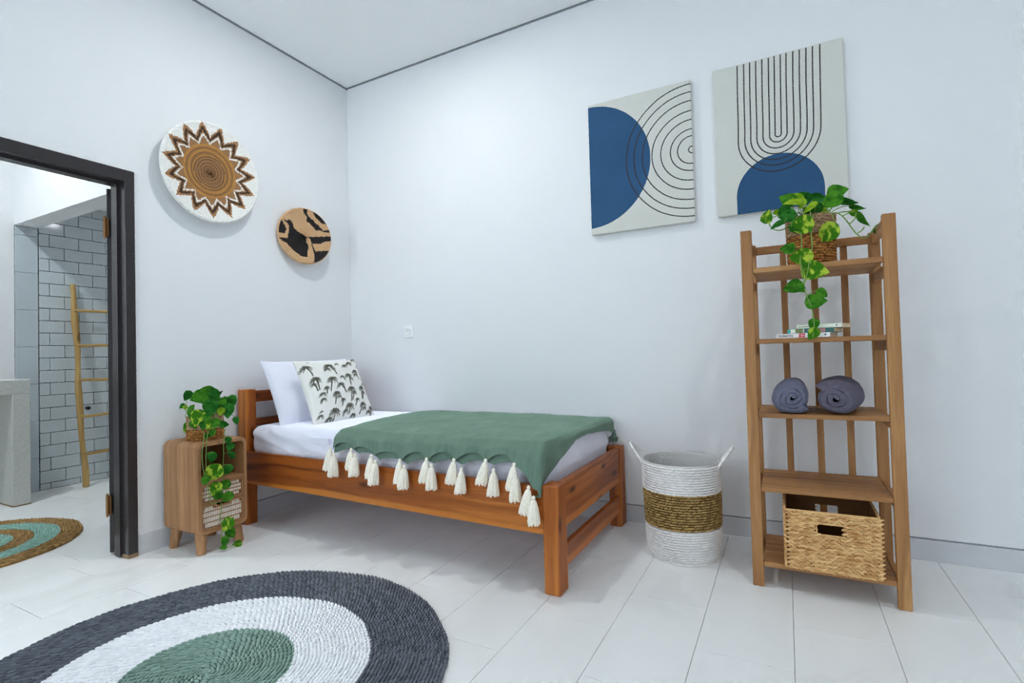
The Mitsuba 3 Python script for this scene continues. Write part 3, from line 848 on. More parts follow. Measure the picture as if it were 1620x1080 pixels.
for x, y in ((BX0, BY0), (BX1, BY0), (BX0, BY1), (BX1, BY1)):
    ed.append(grains([(x, y, BZ0 + .006 + k * .0088) for k in range(27)], [(.1, 0, 1)] * 27, [(0, -1, 0)] * 27, .0072, .0052, .0052, pal=HYA, seed=9))
_g = join(ed)
obj('corner_edges', _g, 'm_coil', wb_, True, color=_g.vc)


# ------------------------------------------------------------------ laundry basket
lb = thing('laundry_basket', 'tall round rope basket with white ends and a seagrass middle band between bed and rack', 'basket')
LC = np.array([2.607, -.366]); LH = .472


def lrad(z): return .176 + .010 * (z / LH) - .022 * np.exp(-(z / .03))


SEA, ROPE = (srgb(112, 84, 44), srgb(186, 156, 100)), (srgb(222, 220, 218), srgb(240, 238, 236))


def rope_band(z0, z1, seed, pal):
    rg = np.random.default_rng(seed); pos, td, nd = [], [], []
    pitch = .0122; z = z0 + pitch / 2; k = 0
    while z < z1 - .002:
        r_ = lrad(z); n = int(2 * np.pi * r_ / .0135)
        a = (np.arange(n) + .5 * (k % 2)) / n * 2 * np.pi + rg.normal(0, .006, n)
        c, s = np.cos(a), np.sin(a); rr = r_ + rg.normal(0, .0006, n) + .0018 * np.sin(a * 3 + z * 9)
        pos.append(np.c_[LC[0] + rr * c, LC[1] + rr * s, z + rg.normal(0, .0005, n)])
        td.append(np.c_[-s, c, np.full(n, .30)]); nd.append(np.c_[c, s, np.zeros(n)])
        z += pitch; k += 1
    g = grains(np.vstack(pos), np.vstack(td), np.vstack(nd),   .0092, .0050, .0056, pal=pal, seed=seed)
    zs = np.linspace(z0, z1, max(4, int((z1 - z0) / .01)))
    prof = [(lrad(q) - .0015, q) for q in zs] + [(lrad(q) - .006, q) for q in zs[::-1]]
    sh_ = revolve(prof + [prof[0]], 80, (LC[0], LC[1], 0)); sh_.invert(); sh_.vc = np.tile(np.array(pal[0]) * (.55 if pal is SEA else .80), (len(sh_.vertices), 1))  # shell coloured darker as painted shade between the rope rows
    return join([g, sh_])


_g = rope_band(.0, .163, 1, ROPE)
obj('white_base', _g, 'm_coil', lb, True, 'white rope lower band', color=_g.vc)
_g = rope_band(.163, .330, 2, SEA)
obj('seagrass_band', _g, 'm_coil', lb, True, 'brown seagrass band', color=_g.vc)
_g = rope_band(.330, LH, 3, ROPE)
obj('white_rim', _g, 'm_coil', lb, True, 'white rope upper band', color=_g.vc)
obj('bottom', revolve([(.0005, .001), (.165, .001), (.165, .008), (.0005, .008)], 48, (LC[0], LC[1], 0)), 'm_rope_white', lb)
for sg, ang0 in ((-1, math.radians(186)), (1, math.radians(2))):
    s = np.linspace(-1, 1, 25); cs = np.cos(s * np.pi / 2)
    a = ang0 + s * .30
    r_ = lrad(LH) - .002 + cs ** .8 * .062; z = LH - .03 + cs ** .7 * .098
    pts = np.c_[LC[0] + r_ * np.cos(a), LC[1] + r_ * np.sin(a), z]
    core = tube(pts, .0065, 10, smooth_n=50)
    P = np.array([np.interp(np.linspace(0, 1, 46), np.linspace(0, 1, 25), pts[:, k]) for k in range(3)]).T
    tt = np.gradient(P, axis=0)
    obj('handle', join([core, grains(P, tt + [0, 0, .003], np.c_[P[:, :2] - LC, np.full(46, .05)], .0095, .0078, .0078)]), 'm_rope_white', lb, True)


# ================================================================== wall things
def canvas(nm, label, x0, x1, z0, z1, fn):
    mat('m_' + nm, principled(proc(fn), .75, .15))
    t = thing('painting', label, 'painting')
    obj('canvas', box(x0, x1, -.034, -.006, z0, z1, .003), 'm_' + nm, t)
    obj('stretcher', join([box(x0 + .02, x1 - .02, -.008, 0, z0 + .02, z0 + .055), box(x0 + .02, x1 - .02, -.008, 0, z1 - .055, z1 - .02), box(x0 + .02, x0 + .055, -.008, 0, z0 + .055, z1 - .055), box(x1 - .055, x1 - .02, -.008, 0, z0 + .055, z1 - .055)]), 'm_stand_z', t)


LINEN, BLUE, INK = srgb(209, 210, 204), srgb(44, 80, 116), srgb(58, 55, 58)


def linen(p): return mix(LINEN, srgb(203, 204, 197), .4 * noise(p.x * 700, p.y * 700, p.z * 700) + .3 * fbm(p.x * 3, 0, p.z * 3, 3))


def blue(p): return mix(BLUE, srgb(54, 92, 130), .7 * fbm(p.x * 5, 1.0, p.z * 5, 3))


def stroke(d, w): return smoothstep(w + .0011, w - .0006, dr.abs(d))


def arcs(p, n, uv):
    c = linen(p)
    face = dr.select(p.y < -.03, mi.Float(1), mi.Float(0))
    dx, dz = p.x - 2.060, p.z - 2.153
    c = mix(c, blue(p), smoothstep(.3765, .3745, dr.sqrt(dx * dx + dz * dz)) * face)
    wob = .004 * (noise(p.x * 6, 2.0, p.z * 6) - .5)
    ex, ez = p.x - 2.668, p.z - 2.144
    rr = dr.sqrt(ex * ex + ez * ez) + wob
    k = mi.Float(0)
    for r_ in (.018, .078, .118, .172, .2225, .279, .3285, .3735): k = dr.maximum(k, stroke(rr - r_, .0030))
    return mix(c, mi.Color3f(INK), k * face * .95)


def arches(p, n, uv):
    c = linen(p)
    face = dr.select(p.y < -.03, mi.Float(1), mi.Float(0))
    bx = p.x - 3.093; bz = dr.maximum(p.z - 1.828, 0)
    c = mix(c, blue(p), smoothstep(.2045, .2025, dr.sqrt(bx * bx + bz * bz)) * face)
    wob = .004 * (noise(p.x * 5, 7.0, p.z * 5) - .5)
    ex = p.x - 3.098 + (p.z - 2.134) * -.022; ez = dr.minimum(p.z - 2.134, 0)
    rr = dr.sqrt(ex * ex + ez * ez) + wob
    k = mi.Float(0)
    for r_ in (.0145, .041, .072, .1015, .131, .160, .192): k = dr.maximum(k, stroke(rr - r_, .0030))
    return mix(c, mi.Color3f(INK), k * face * .95 * dr.select(p.z < 2.547, mi.Float(1), mi.Float(0)))


canvas('arcs', 'canvas with a blue half disc on its left and thin black arcs, nearer the corner', 2.064, 2.671, 1.738, 2.543, arcs)
canvas('arches', 'canvas with nested black U lines over a blue dome, above the rack', 2.790, 3.397, 1.741, 2.553, arches)


def coil_tray(nm, label, cx, cy, cz, R, tp, ty, rows, depth, colour_fn, nth=420):
    """Coiled basket tray seen from its hollow side: rings of coil with the pattern's colour stitched per ring and step."""
    sub = 7; nr = rows * sub
    n = np.array([math.cos(tp) * math.cos(ty), math.sin(ty) * math.cos(tp), math.sin(tp)])
    e1 = np.array([-math.sin(ty), math.cos(ty), 0]); e2 = np.cross(n, e1)
    rr = np.linspace(.002, R, nr); t = np.linspace(0, 2 * np.pi, nth, endpoint=False)
    Rr, Tt = np.meshgrid(rr, t, indexing='ij')
    f = (rr / R * rows) % 1.0
    hgt = .0032 * np.sqrt(np.clip(1 - (2 * f - 1) ** 2, 0, 1)) * min(1, .35 * 28 / rows + .3)
    bowl = -depth * (1 - (rr / R) ** 2)
    st = .0006 * np.sin(Tt * 90 + Rr * 300)
    Hn = (hgt + bowl)[:, None] + st
    c = np.array([cx, cy, cz])
    P = c + (Rr * np.cos(Tt))[..., None] * e1 + (Rr * np.sin(Tt))[..., None] * e2 + Hn[..., None] * n
    # back: rim roll and the outside of the bowl
    th_ = .022
    back = []
    for a in np.linspace(0, 1, 6)[1:]:
        r_ = R + .007 * math.sin(a * math.pi); h_ = -th_ * a; back.append((r_, h_))
    for q in np.linspace(R, .002, 14): back.append((q, -th_ - depth * (1 - (q / R) ** 2) * 1.0 - .0))
    Q = np.array([[c + r_ * math.cos(x) * e1 + r_ * math.sin(x) * e2 + h_ * n for x in t] for r_, h_ in back])
    A = np.vstack([P, Q]); m = grid_mesh(A, closed_v=True)
    qr = (np.floor(Rr / R * rows) + .5) / rows
    stp = np.maximum(1, (qr * 2 * np.pi * R / .006)); tq = np.floor(Tt / (2 * np.pi) * stp) / stp * 2 * np.pi
    col = colour_fn(qr, tq, Rr / R, Tt)
    colb = colour_fn(np.full(Q.shape[:2], 1.0), np.broadcast_to(t, Q.shape[:2]), np.full(Q.shape[:2], 1.0), np.broadcast_to(t, Q.shape[:2]))
    if m.face_normals[nth * 20] @ n < 0: m.invert()
    tray = thing(nm, label, 'wall basket')
    obj('coil', m, 'm_coil', tray, True, color=np.vstack([col.reshape(-1, 3), colb.reshape(-1, 3)]))
    back_pt = c - n * (th_ + depth)
    obj('hanger', tube([back_pt + e2 * .02, (0.0, cy, back_pt[2] + .03)], .004, 8), 'm_black', tray)


W_, DK, TAN, GOLD, BRN = map(np.array, (srgb(232, 231, 226), srgb(66, 50, 40), srgb(158, 117, 80), srgb(178, 128, 68), srgb(126, 92, 64)))


def star(q, tq, r, t):
    rg = meshkit.noise(np.stack([np.cos(t) * r * 40, np.sin(t) * r * 40, r * 60], -1), 2)
    # the star is woven a little off the middle of the tray
    x, y = q * np.cos(tq) + .02, q * np.sin(tq) - .035
    R2, A2 = np.hypot(x, y) / .985, np.arctan2(y, x)
    ph = ((np.degrees(A2) - 7) / 24) % 1.0
    zig = np.abs(ph * 2 - 1)                     # 1 on a ray, 0 between rays
    o = np.zeros(q.shape + (3,))
    o[:] = W_
    def put(lo, hi, c): 
        s = (R2 < lo + (hi - lo) * zig); o[s] = c
    put(.715, .985, TAN); put(.675, .90, DK); put(.615, .815, TAN * .95); put(.585, .775, W_ * .95); put(.545, .72, TAN * .9)
    s = R2 < .56; g = .5 + .5 * np.sin(R2 * 62)
    o[s] = (BRN + (GOLD - BRN) * np.clip(g * 1.2 - .1 + .5 * (R2 - .2), 0, 1)[..., None])[s] * .96
    s = R2 < .33; o[s] = (BRN * .8 + (TAN - BRN * .8) * (.5 + .5 * np.sin(R2 * 95))[..., None])[s]
    return o * (.86 + .26 * rg)[..., None]


POLYS = [[(-0.89, 0.46), (-0.78, 0.33), (-0.69, 0.18), (-0.74, 0.0), (-1.05, -0.02), (-1.04, 0.2)], [(-0.82, 0.47), (-0.65, 0.48), (-0.58, 0.54), (-0.42, 0.43), (-0.39, 0.26), (-0.21, 0.16), (-0.05, 0.1), (0.08, -0.02), (0.06, -0.18), (0.13, -0.32), (0.07, -0.77), (-0.18, -0.75), (-0.43, -0.6), (-0.58, -0.47), (-0.72, -0.32), (-0.87, -0.29), (-1.0, -0.19), (-0.95, -0.17), (-0.65, -0.16), (-0.59, 0.15), (-0.57, 0.31), (-0.69, 0.42)], [(-0.07, 1.02), (0.1, 1.01), (0.1, 0.83), (0.16, 0.77), (0.34, 0.64), (0.58, 0.45), (0.72, 0.31), (0.99, 0.36), (0.97, 0.25), (0.75, 0.25), (0.58, 0.32), (0.47, 0.27), (0.25, 0.5), (0.09, 0.57), (0.11, 0.73), (-0.01, 0.84)], [(0.32, 0.94), (0.43, 0.96), (0.87, 0.77), (0.87, 0.55), (0.7, 0.55), (0.53, 0.68), (0.4, 0.78)], [(0.06, -0.02), (1.06, 0.13), (1.05, -0.05), (0.79, -0.1), (0.62, -0.2), (0.29, -0.25), (0.21, -0.04), (0.06, -0.05)], [(0.26, -0.27), (0.3, -0.26), (0.39, -0.52), (0.99, -0.42), (0.84, -0.67), (0.27, -1.04), (0.25, -0.98), (0.33, -0.81), (0.32, -0.5)]]
_dark = shapely.unary_union([Polygon(q).buffer(0) for q in POLYS])


def patches(q, tq, r, t):
    rg = meshkit.noise(np.stack([np.cos(t) * r * 30, np.sin(t) * r * 30, r * 70], -1), 5)
    on = shapely.contains_xy(_dark, (q * np.cos(tq)).ravel(), (q * np.sin(tq)).ravel()).reshape(q.shape)
    on &= q < .985
    o = np.where(on[..., None], srgb(40, 36, 36), srgb(200, 162, 122))
    return o * (.82 + .34 * rg)[..., None]


coil_tray('wall_basket', 'larger white coiled wall basket with a brown fifteen-pointed star', .085, -1.171, 2.162, .292, -.028, -.018, 34, .035, star, 540)
coil_tray('wall_basket', 'smaller tan coiled wall basket with black patches', .075, -.495, 1.909, .196, .006, -.224, 30, .028, patches, 480)

t = thing('wall_socket', 'small white wall socket on the right wall over the bed', 'socket')
pl = box(.546, .638, -.009, 0, 1.166, 1.258, .003)
obj('plate', pl, 'm_white', t)
obj('insert', xform(revolve([(.0005, .002), (.019, .002), (.021, .0085), (.024, .0095), (.024, 0), (.0005, 0)], 32), 0, (.592, -.0085, 1.212), rx=math.pi / 2), 'm_dish', t, 40)
obj('hole', join([tube([(.592 + s * .0095, -.0112, 1.212), (.592 + s * .0095, -.008, 1.212)], .0028, 10) for s in (-1, 1)]), 'm_black', t)


# ================================================================== things on the rack
def book(label, x, y, z, th, yaw, w, d, cover, lettering=None, extra=None):
    """Paperback lying flat: spine towards the front (its long side from (x, y) to the right), pages on the right-hand end."""
    t = thing('book', label, 'book', 'books on the rack')
    M = lambda m: xform(m, yaw, (x, y, z))
    c = .0012
    m_ = [box(0, w, 0, c, 0, th), box(0, w, 0, d, 0, c), box(0, w, 0, d, th - c, th)]
    key = obj('cover', M(join(m_)), cover, t)
    pg = [box(.002, w - .002, c, d - .003, c + k * (th - 2 * c) / 6 + .0001, c + (k + 1) * (th - 2 * c) / 6 - .0001) for k in range(6)]
    obj('pages', M(join(pg)), 'm_pages', t)
    for i, (kind, u, a, b, cl) in enumerate(extra or []):
        if kind == 'text':
            tm = meshkit.text_mesh(u, a, .0004, True); tm.apply_transform(trimesh.transformations.rotation_matrix(math.pi / 2, [1, 0, 0]))
            tm.apply_translation((b, -.0001, (th - a) / 2)); obj('lettering', M(tm), cl, t)
        else:
            u0, u1 = u; obj('spine_panel', M(box(u0, u1, -.0005, .0002, th * a, th * b)), cl, t)


mat('m_pages', principled(srgb(226, 206, 172), .9, .1)); mat('m_paper_white', principled(srgb(228, 228, 230), .5)); mat('m_cream', principled(srgb(222, 228, 212), .5))
mat('m_teal', principled(srgb(42, 92, 92), .5)); mat('m_aqua_paint', principled(srgb(62, 172, 160), .5)); mat('m_red', principled(srgb(196, 44, 60), .5)); mat('m_pink', principled(srgb(176, 130, 128), .6)); mat('m_olive', principled(srgb(120, 128, 78), .6))
mat('m_ink', principled(srgb(54, 56, 74), .6))
ZB = 1.058
book('white book with dark lettering and red squares, bottom of the pile', 3.058, -.545, ZB + .0005, .0185, -.30, .205, .128, 'm_paper_white', None,
     [('text', 'EXAMTOS', .0085, .012, 'm_ink'), ('panel', (.090, .101), .55, .95, 'm_red'), ('panel', (.103, .114), .55, .95, 'm_red'), ('panel', (.090, .101), .08, .46, 'm_red'), ('panel', (.103, .114), .08, .46, 'm_red'), ('text', 'T', .0085, .160, 'm_ink'), ('panel', (.186, .192), .35, .72, 'm_ink')])
book('dark teal book with a pale left end, middle of the pile', 3.102, -.545, ZB + .0195, .0185, -.32, .176, .128, 'm_teal', None,
     [('panel', (.001, .012), .06, .94, 'm_aqua_paint'), ('panel', (.013, .032), .06, .94, 'm_cream'), ('panel', (.032, .062), .06, .94, 'm_olive'), ('panel', (.062, .066), .06, .94, 'm_cream'), ('panel', (.120, .145), .06, .94, 'm_pink'), ('text', 'III', .006, .078, 'm_cream')])
book('pale cream book, top of the pile', 3.138, -.548, ZB + .0385, .0155, -.36, .168, .128, 'm_cream', None, [('panel', (.148, .152), .3, .75, 'm_ink'), ('panel', (.006, .05), .42, .56, 'm_olive')])


def towel(label, cx, y0, cz, rx, rz, length, yaw, turns, m, seed, sag):
    """A towel rolled up: a spiral band of thick cloth, drawn out along its axis."""
    rg = np.random.default_rng(seed)
    n = 170; a = np.linspace(.25, turns, n) * 2 * np.pi; th_ = 1.0 / (turns + .35)
    r_ = th_ * (a / (2 * np.pi)); ro, ri = r_ + th_ * .45, np.maximum(r_ - th_ * .45, .002)
    st = -math.pi * .62
    wob = 1 + .05 * np.sin(a * 2 + seed) + .03 * np.sin(a * 3.3)
    def loop(k):  # outline of the band's section at step k
        sq = 1 + .03 * math.sin(k * 5 + seed)
        O = np.c_[ro * wob * np.cos(a + st), ro * wob * np.sin(a + st)]; I = np.c_[ri * wob * np.cos(a + st), ri * wob * np.sin(a + st)]
        L = np.vstack([O, I[::-1]])
        L[:, 0] *= rx * sq; L[:, 1] *= rz / sq
        low = L[:, 1] < -rz * .80; L[low, 1] = -rz * .80 + (L[low, 1] + rz * .80) * .25
        return L
    steps = np.linspace(0, 1, 22); P = []
    for k in steps:
        L = loop(k); bulge = (1 - .22 * max(0, (.10 - k) / .10) ** 2 - .10 * max(0, (k - .9) / .1) ** 2) * (1 - sag * k)
        x = L[:, 0] * bulge; z = L[:, 1] * bulge
        y = np.full(len(L), k * length)
        if k == 0: y = y - .012 * (1 - np.hypot(L[:, 0] / rx, L[:, 1] / rz)) + .006 * meshkit.noise(np.c_[L * 40, 0 * y], seed)
        q = np.c_[x, y, z - rz * (1 - bulge) * 0]
        q += .004 * (meshkit.noise(q * 45, seed)[:, None] - .5) * np.array([1, .3, 1])
        P.append(q)
    P = np.array(P); body = grid_mesh(P, closed_v=True)
    nn = 2 * n; caps = []
    for row, flip in ((0, False), (len(P) - 1, True)):
        o = row * nn
        for j in range(n - 1):
            f = [[o + j, o + nn - 1 - j, o + j + 1], [o + j + 1, o + nn - 1 - j, o + nn - 2 - j]]
            caps += [x[::-1] for x in f] if flip else f
    mm = TM(body.vertices, np.vstack([body.faces, caps]))
    if mm.volume < 0: mm.invert()
    M = xform(mm, yaw, (cx, y0, 0)); zmin = M.vertices[:, 2].min(); M.apply_translation((0, 0, cz - zmin))
    tag(obj('rolled_towel', M, m, None, 55), label, 'towel', 'rolled towels on the rack')


towel('blue-grey rolled towel, the left and smaller one', 3.110, -.598, .7385, .081, .080, .30, 0.0, 3.2, 'm_towel', 2, .0)
towel('dark grey rolled towel, the right and flatter one with its back turned right', 3.262, -.600, .7385, .086, .074, .30, -.16, 2.7, 'm_towel_dark', 5, -.12)


# ------------------------------------------------------------------ trailing plants in rope pots
def rope_pot(parent, cx, cy, z0, z1, r0, r1, split, sq=0.0):
    def coils(za, zb, m, pitch, nm, lbl):
        rows = max(2, int(round((zb - za) / pitch))); rg = np.random.default_rng(int(za * 1000))
        pr = []
        for k in range(rows):
            for a in np.linspace(0, np.pi, 6)[:-1]:
                z = za + (k + a / np.pi) * (zb - za) / rows
                base_ = r0 + (r1 - r0) * (z - z0) / (z1 - z0)
                pr.append((base_ + .0042 * math.sin(a), z))
        inner = [(q[0] - .010, q[1]) for q in (pr[-1], pr[0])]
        full = pr + inner + [pr[0]]
        def md(t, k): return 1 + .006 * np.sin(5 * t + k * .7) + .008 * np.sin(38 * t + (k // 5) * 2.1) * .5 + sq * np.abs(np.cos(2 * t)) ** 2
        mm = revolve(full, 120, (cx, cy, 0), md); mm.invert()
        if mm.volume < 0: mm.invert()
        obj(nm, mm, m, parent, 50, lbl)
    coils(z0, z0 + (z1 - z0) * split, 'm_pot_brown', .0115, 'pot_body', 'brown coiled lower pot')
    coils(z0 + (z1 - z0) * split, z1, 'm_pot_light', .0085, 'pot_rim', 'paler twisted rope rim')
    obj('soil', revolve([(.0005, z1 - .03), (r1 - .012, z1 - .03), (r0 - .012, z0 + .004), (.0005, z0 + .004)], 40, (cx, cy, 0)), 'm_soil', parent)


def leaf_mesh(P, T, N, L, tint, seed):
    """Heart-shaped leaf: base at P, along T, curling down at the tip, folded along its midrib, with thickness from its two skins."""
    rg = np.random.default_rng(seed)
    P, T, N = (np.array(x, float) for x in (P, T, N)); T /= np.linalg.norm(T); N -= T * (N @ T); N /= np.linalg.norm(N); S = np.cross(N, T)
    ns_, nw_ = 12, 9
    s = np.linspace(0, 1, ns_); w = np.linspace(-1, 1, nw_)
    half = .46 * L * np.sin(np.pi * np.clip(s, 0, 1) ** .62) ** .85 * (1 - .12 * s) + .0004
    curl, fold = rg.uniform(.05, .22), rg.uniform(.10, .32)
    V = []
    for i, q in enumerate(s):
        for ww in w:
            y = ww * half[i]
            x = L * q - (.16 * L * abs(ww) ** 1.5) * (1 - q) ** 3 * (1 if q < .5 else 0)
            z = -curl * L * q * q + fold * abs(y) + .012 * L * math.sin(9 * q + ww * 3 + seed)
            V.append(P + T * x + S * y + N * z)
    return grid_mesh(np.array(V).reshape(ns_, nw_, 3))


def pothos(label, pot, leaves, vines, stem_r, anchor):
    t = thing('potted_pothos', label, 'plant')
    rope_pot(t, *pot)
    rg = np.random.default_rng(11); st = []
    for i, q in enumerate(leaves):
        P, T, N, L, tint = q[0:3], q[3:6], q[6:9], q[9], q[10]
        obj('leaf', leaf_mesh(P, T, N, L, tint, i + 1), 'm_leaf_' + tint, t, True)
        P = np.array(P)
        if P[2] > pot[3] - .10 and np.hypot(P[0] - pot[0], P[1] - pot[1]) < .25:     # petioles out of the pot
            a = np.array([pot[0], pot[1], pot[3] - .03]) + np.r_[(P[:2] - np.array(pot[:2])) * .3, 0]
            b = np.array([a[0] * .55 + P[0] * .45, a[1] * .55 + P[1] * .45, max(pot[3] + .008, P[2] * .6 + pot[3] * .4)])
            if np.hypot(P[0] - pot[0], P[1] - pot[1]) > pot[5] * .8: 
                d = (P[:2] - np.array(pot[:2])); d /= np.linalg.norm(d); b[:2] = np.array(pot[:2]) + d * (pot[5] + .008)
            st.append(tube([a, b, P], .0017, 6, smooth_n=9))
        else:                                                                          # short petiole to the nearest vine
            best = min((np.array(v) for vn in vines for v in dense(vn)), key=lambda v: np.linalg.norm(v - P))
            if np.linalg.norm(best - P) > .004: st.append(tube([best, (best + P) / 2 + [0, 0, .004], P], .0014, 6, smooth_n=7))
    obj('petioles', join(st), 'm_stem', t, True, kind='stuff')
    for vn in vines: obj('vine', tube(vn, stem_r, 7, smooth_n=8 * len(vn)), 'm_stem', t, True)


def dense(v):
    v = np.array(v); return [v[i] + (v[i + 1] - v[i]) * k for i in range(len(v) - 1) for k in (0, .25, .5, .75)] + [v[-1]]


LEAVES_A = [(0.124,-1.352,0.858,-0.16,-0.43,-0.89,0.94,-0.33,-0.04,0.055,'d'),
(0.075,-1.353,0.785,-0.29,-0.75,-0.59,0.9,-0.43,-0.01,0.032,'d'),
(0.12,-1.375,0.783,-0.2,0.05,-0.98,0.82,-0.57,0.08,0.027,'y'),
(0.288,-1.323,0.857,-0.27,-0.88,-0.39,0.88,-0.38,-0.29,0.112,'m'),
(0.215,-1.335,0.854,-0.58,-0.71,-0.41,0.9,-0.43,-0.11,0.059,'m'),
(0.236,-1.333,0.87,0.48,0.77,-0.43,0.72,-0.63,-0.29,0.075,'d'),
(0.299,-1.332,0.866,0.26,0.35,-0.9,0.7,-0.71,-0.05,0.07,'d'),
(0.349,-1.366,0.812,-0.21,-0.07,-0.98,0.79,-0.6,0.1,0.087,'d'),
(0.263,-1.377,0.755,0.1,-0.44,-0.89,0.8,-0.58,0.13,0.084,'v'),
(0.354,-1.311,0.82,0.18,-0.13,-0.98,0.83,-0.55,0.07,0.051,'m'),
(0.334,-1.281,0.821,-0.04,0.31,-0.95,0.76,-0.64,0.04,0.061,'d'),
(0.374,-1.287,0.784,0.06,-0.16,-0.98,0.71,-0.69,0.1,0.075,'d'),
(0.366,-1.325,0.77,-0.19,0.09,-0.98,0.91,-0.4,0.09,0.046,'y'),
(0.35,-1.253,0.829,0.16,0.16,-0.97,0.66,-0.75,0.01,0.055,'d'),
(0.155,-1.368,0.683,-0,-0.64,-0.76,0.78,-0.6,0.2,0.056,'v'),
(0.334,-1.353,0.702,0.04,-0.6,-0.8,0.76,-0.63,0.18,0.055,'v'),
(0.36,-1.347,0.711,0.15,-0.3,-0.94,0.89,-0.46,0.09,0.05,'m'),
(0.286,-1.376,0.697,0.32,-0.19,-0.93,0.88,-0.47,0.11,0.044,'d'),
(0.207,-1.381,0.781,0.02,-0.35,-0.94,-0.04,-0.99,0.12,0.075,'m'),
(0.36,-1.329,0.681,0.35,0.93,-0.08,0.77,-0.49,0.4,0.047,'d'),
(0.378,-1.251,0.709,0.41,-0.07,-0.91,0.93,-0.36,0.12,0.039,'d'),
(0.355,-1.363,0.655,-0,-0.37,-0.93,0.87,-0.48,0.1,0.036,'m'),
(0.335,-1.38,0.635,-0.15,-0.47,-0.87,0.92,-0.4,0.05,0.028,'d'),
(0.228,-1.293,0.832,-0.56,-0.7,0.44,0.84,-0.55,-0.03,0.067,'d'),
(0.267,-1.297,0.834,0.47,0.75,0.47,0.67,0.11,-0.73,0.047,'d'),
(0.218,-1.396,0.7,0.49,0.17,-0.85,0.83,-0.55,0.08,0.044,'m'),
(0.332,-1.333,0.788,0.34,-0.1,-0.94,0.77,-0.64,0.06,0.048,'d'),
(0.307,-1.361,0.737,0.16,-0.46,-0.87,0.68,-0.72,0.16,0.048,'m'),
(0.387,-1.299,0.608,-0.1,-0.01,-1,0.75,-0.64,0.15,0.039,'d'),
(0.381,-1.278,0.57,0.17,-0.49,-0.86,0.65,-0.73,0.21,0.048,'d'),
(0.377,-1.281,0.522,0.38,0.25,-0.89,0.65,-0.76,0.02,0.04,'d'),
(0.389,-1.387,0.54,-0.13,-0.17,-0.98,0.74,-0.64,0.2,0.054,'d'),
(0.388,-1.292,0.453,-0.1,-0.53,-0.84,0.66,-0.69,0.3,0.054,'d'),
(0.407,-1.37,0.466,-0.45,-0.49,-0.75,0.91,-0.41,0.08,0.097,'v'),
(0.378,-1.356,0.37,0.19,-0.58,-0.79,0.65,-0.7,0.29,0.069,'v'),
(0.393,-1.304,0.364,-0.27,-0.9,-0.35,0.89,-0.44,-0.09,0.058,'m'),
(0.375,-1.369,0.321,0.35,0.72,-0.6,0.83,-0.48,0.28,0.055,'m'),
(0.388,-1.289,0.302,-0.11,-0.76,-0.64,0.89,-0.44,0.11,0.057,'m'),
(0.401,-1.296,0.162,-0.42,-0.52,-0.75,0.63,-0.63,0.46,0.076,'v'),
(0.379,-1.301,0.108,0.21,0.38,-0.9,0.77,-0.59,0.24,0.059,'m'),
(0.383,-1.322,0.073,0.09,-0.21,-0.97,0.7,-0.64,0.31,0.048,'m'),
(0.389,-1.323,0.025,-0.25,-0.97,-0.01,0.67,-0.49,0.56,0.033,'m'),
(0.391,-1.239,0.015,-0.28,-0.96,0.09,0.8,-0.53,0.3,0.042,'v'),
(0.383,-1.247,0.011,0.21,0.94,0.25,0.72,-0.55,0.42,0.022,'m'),
(0.39,-1.425,0.42,-0.24,-0.2,-0.95,0.8,-0.56,0.22,0.045,'m'),
(0.381,-1.382,0.322,0.19,0.06,-0.98,-0.08,-0.99,0.12,0.038,'m')]
VINES_A = [[(0.3,-1.385,0.648),(0.36,-1.417,0.621),(0.375,-1.437,0.518),(0.375,-1.429,0.449),(0.378,-1.429,0.395)],
[(0.3,-1.35,0.646),(0.36,-1.4,0.616),(0.375,-1.416,0.514),(0.375,-1.416,0.428),(0.378,-1.408,0.334),(0.378,-1.384,0.269),(0.378,-1.347,0.269),(0.378,-1.346,0.187),(0.378,-1.336,0.122),(0.378,-1.336,0.028),(0.378,-1.303,0.013),(0.378,-1.27,0.014)],
[(0.3,-1.26,0.642),(0.36,-1.308,0.604),(0.375,-1.322,0.49),(0.375,-1.325,0.376),(0.375,-1.316,0.336),(0.375,-1.304,0.295)]]
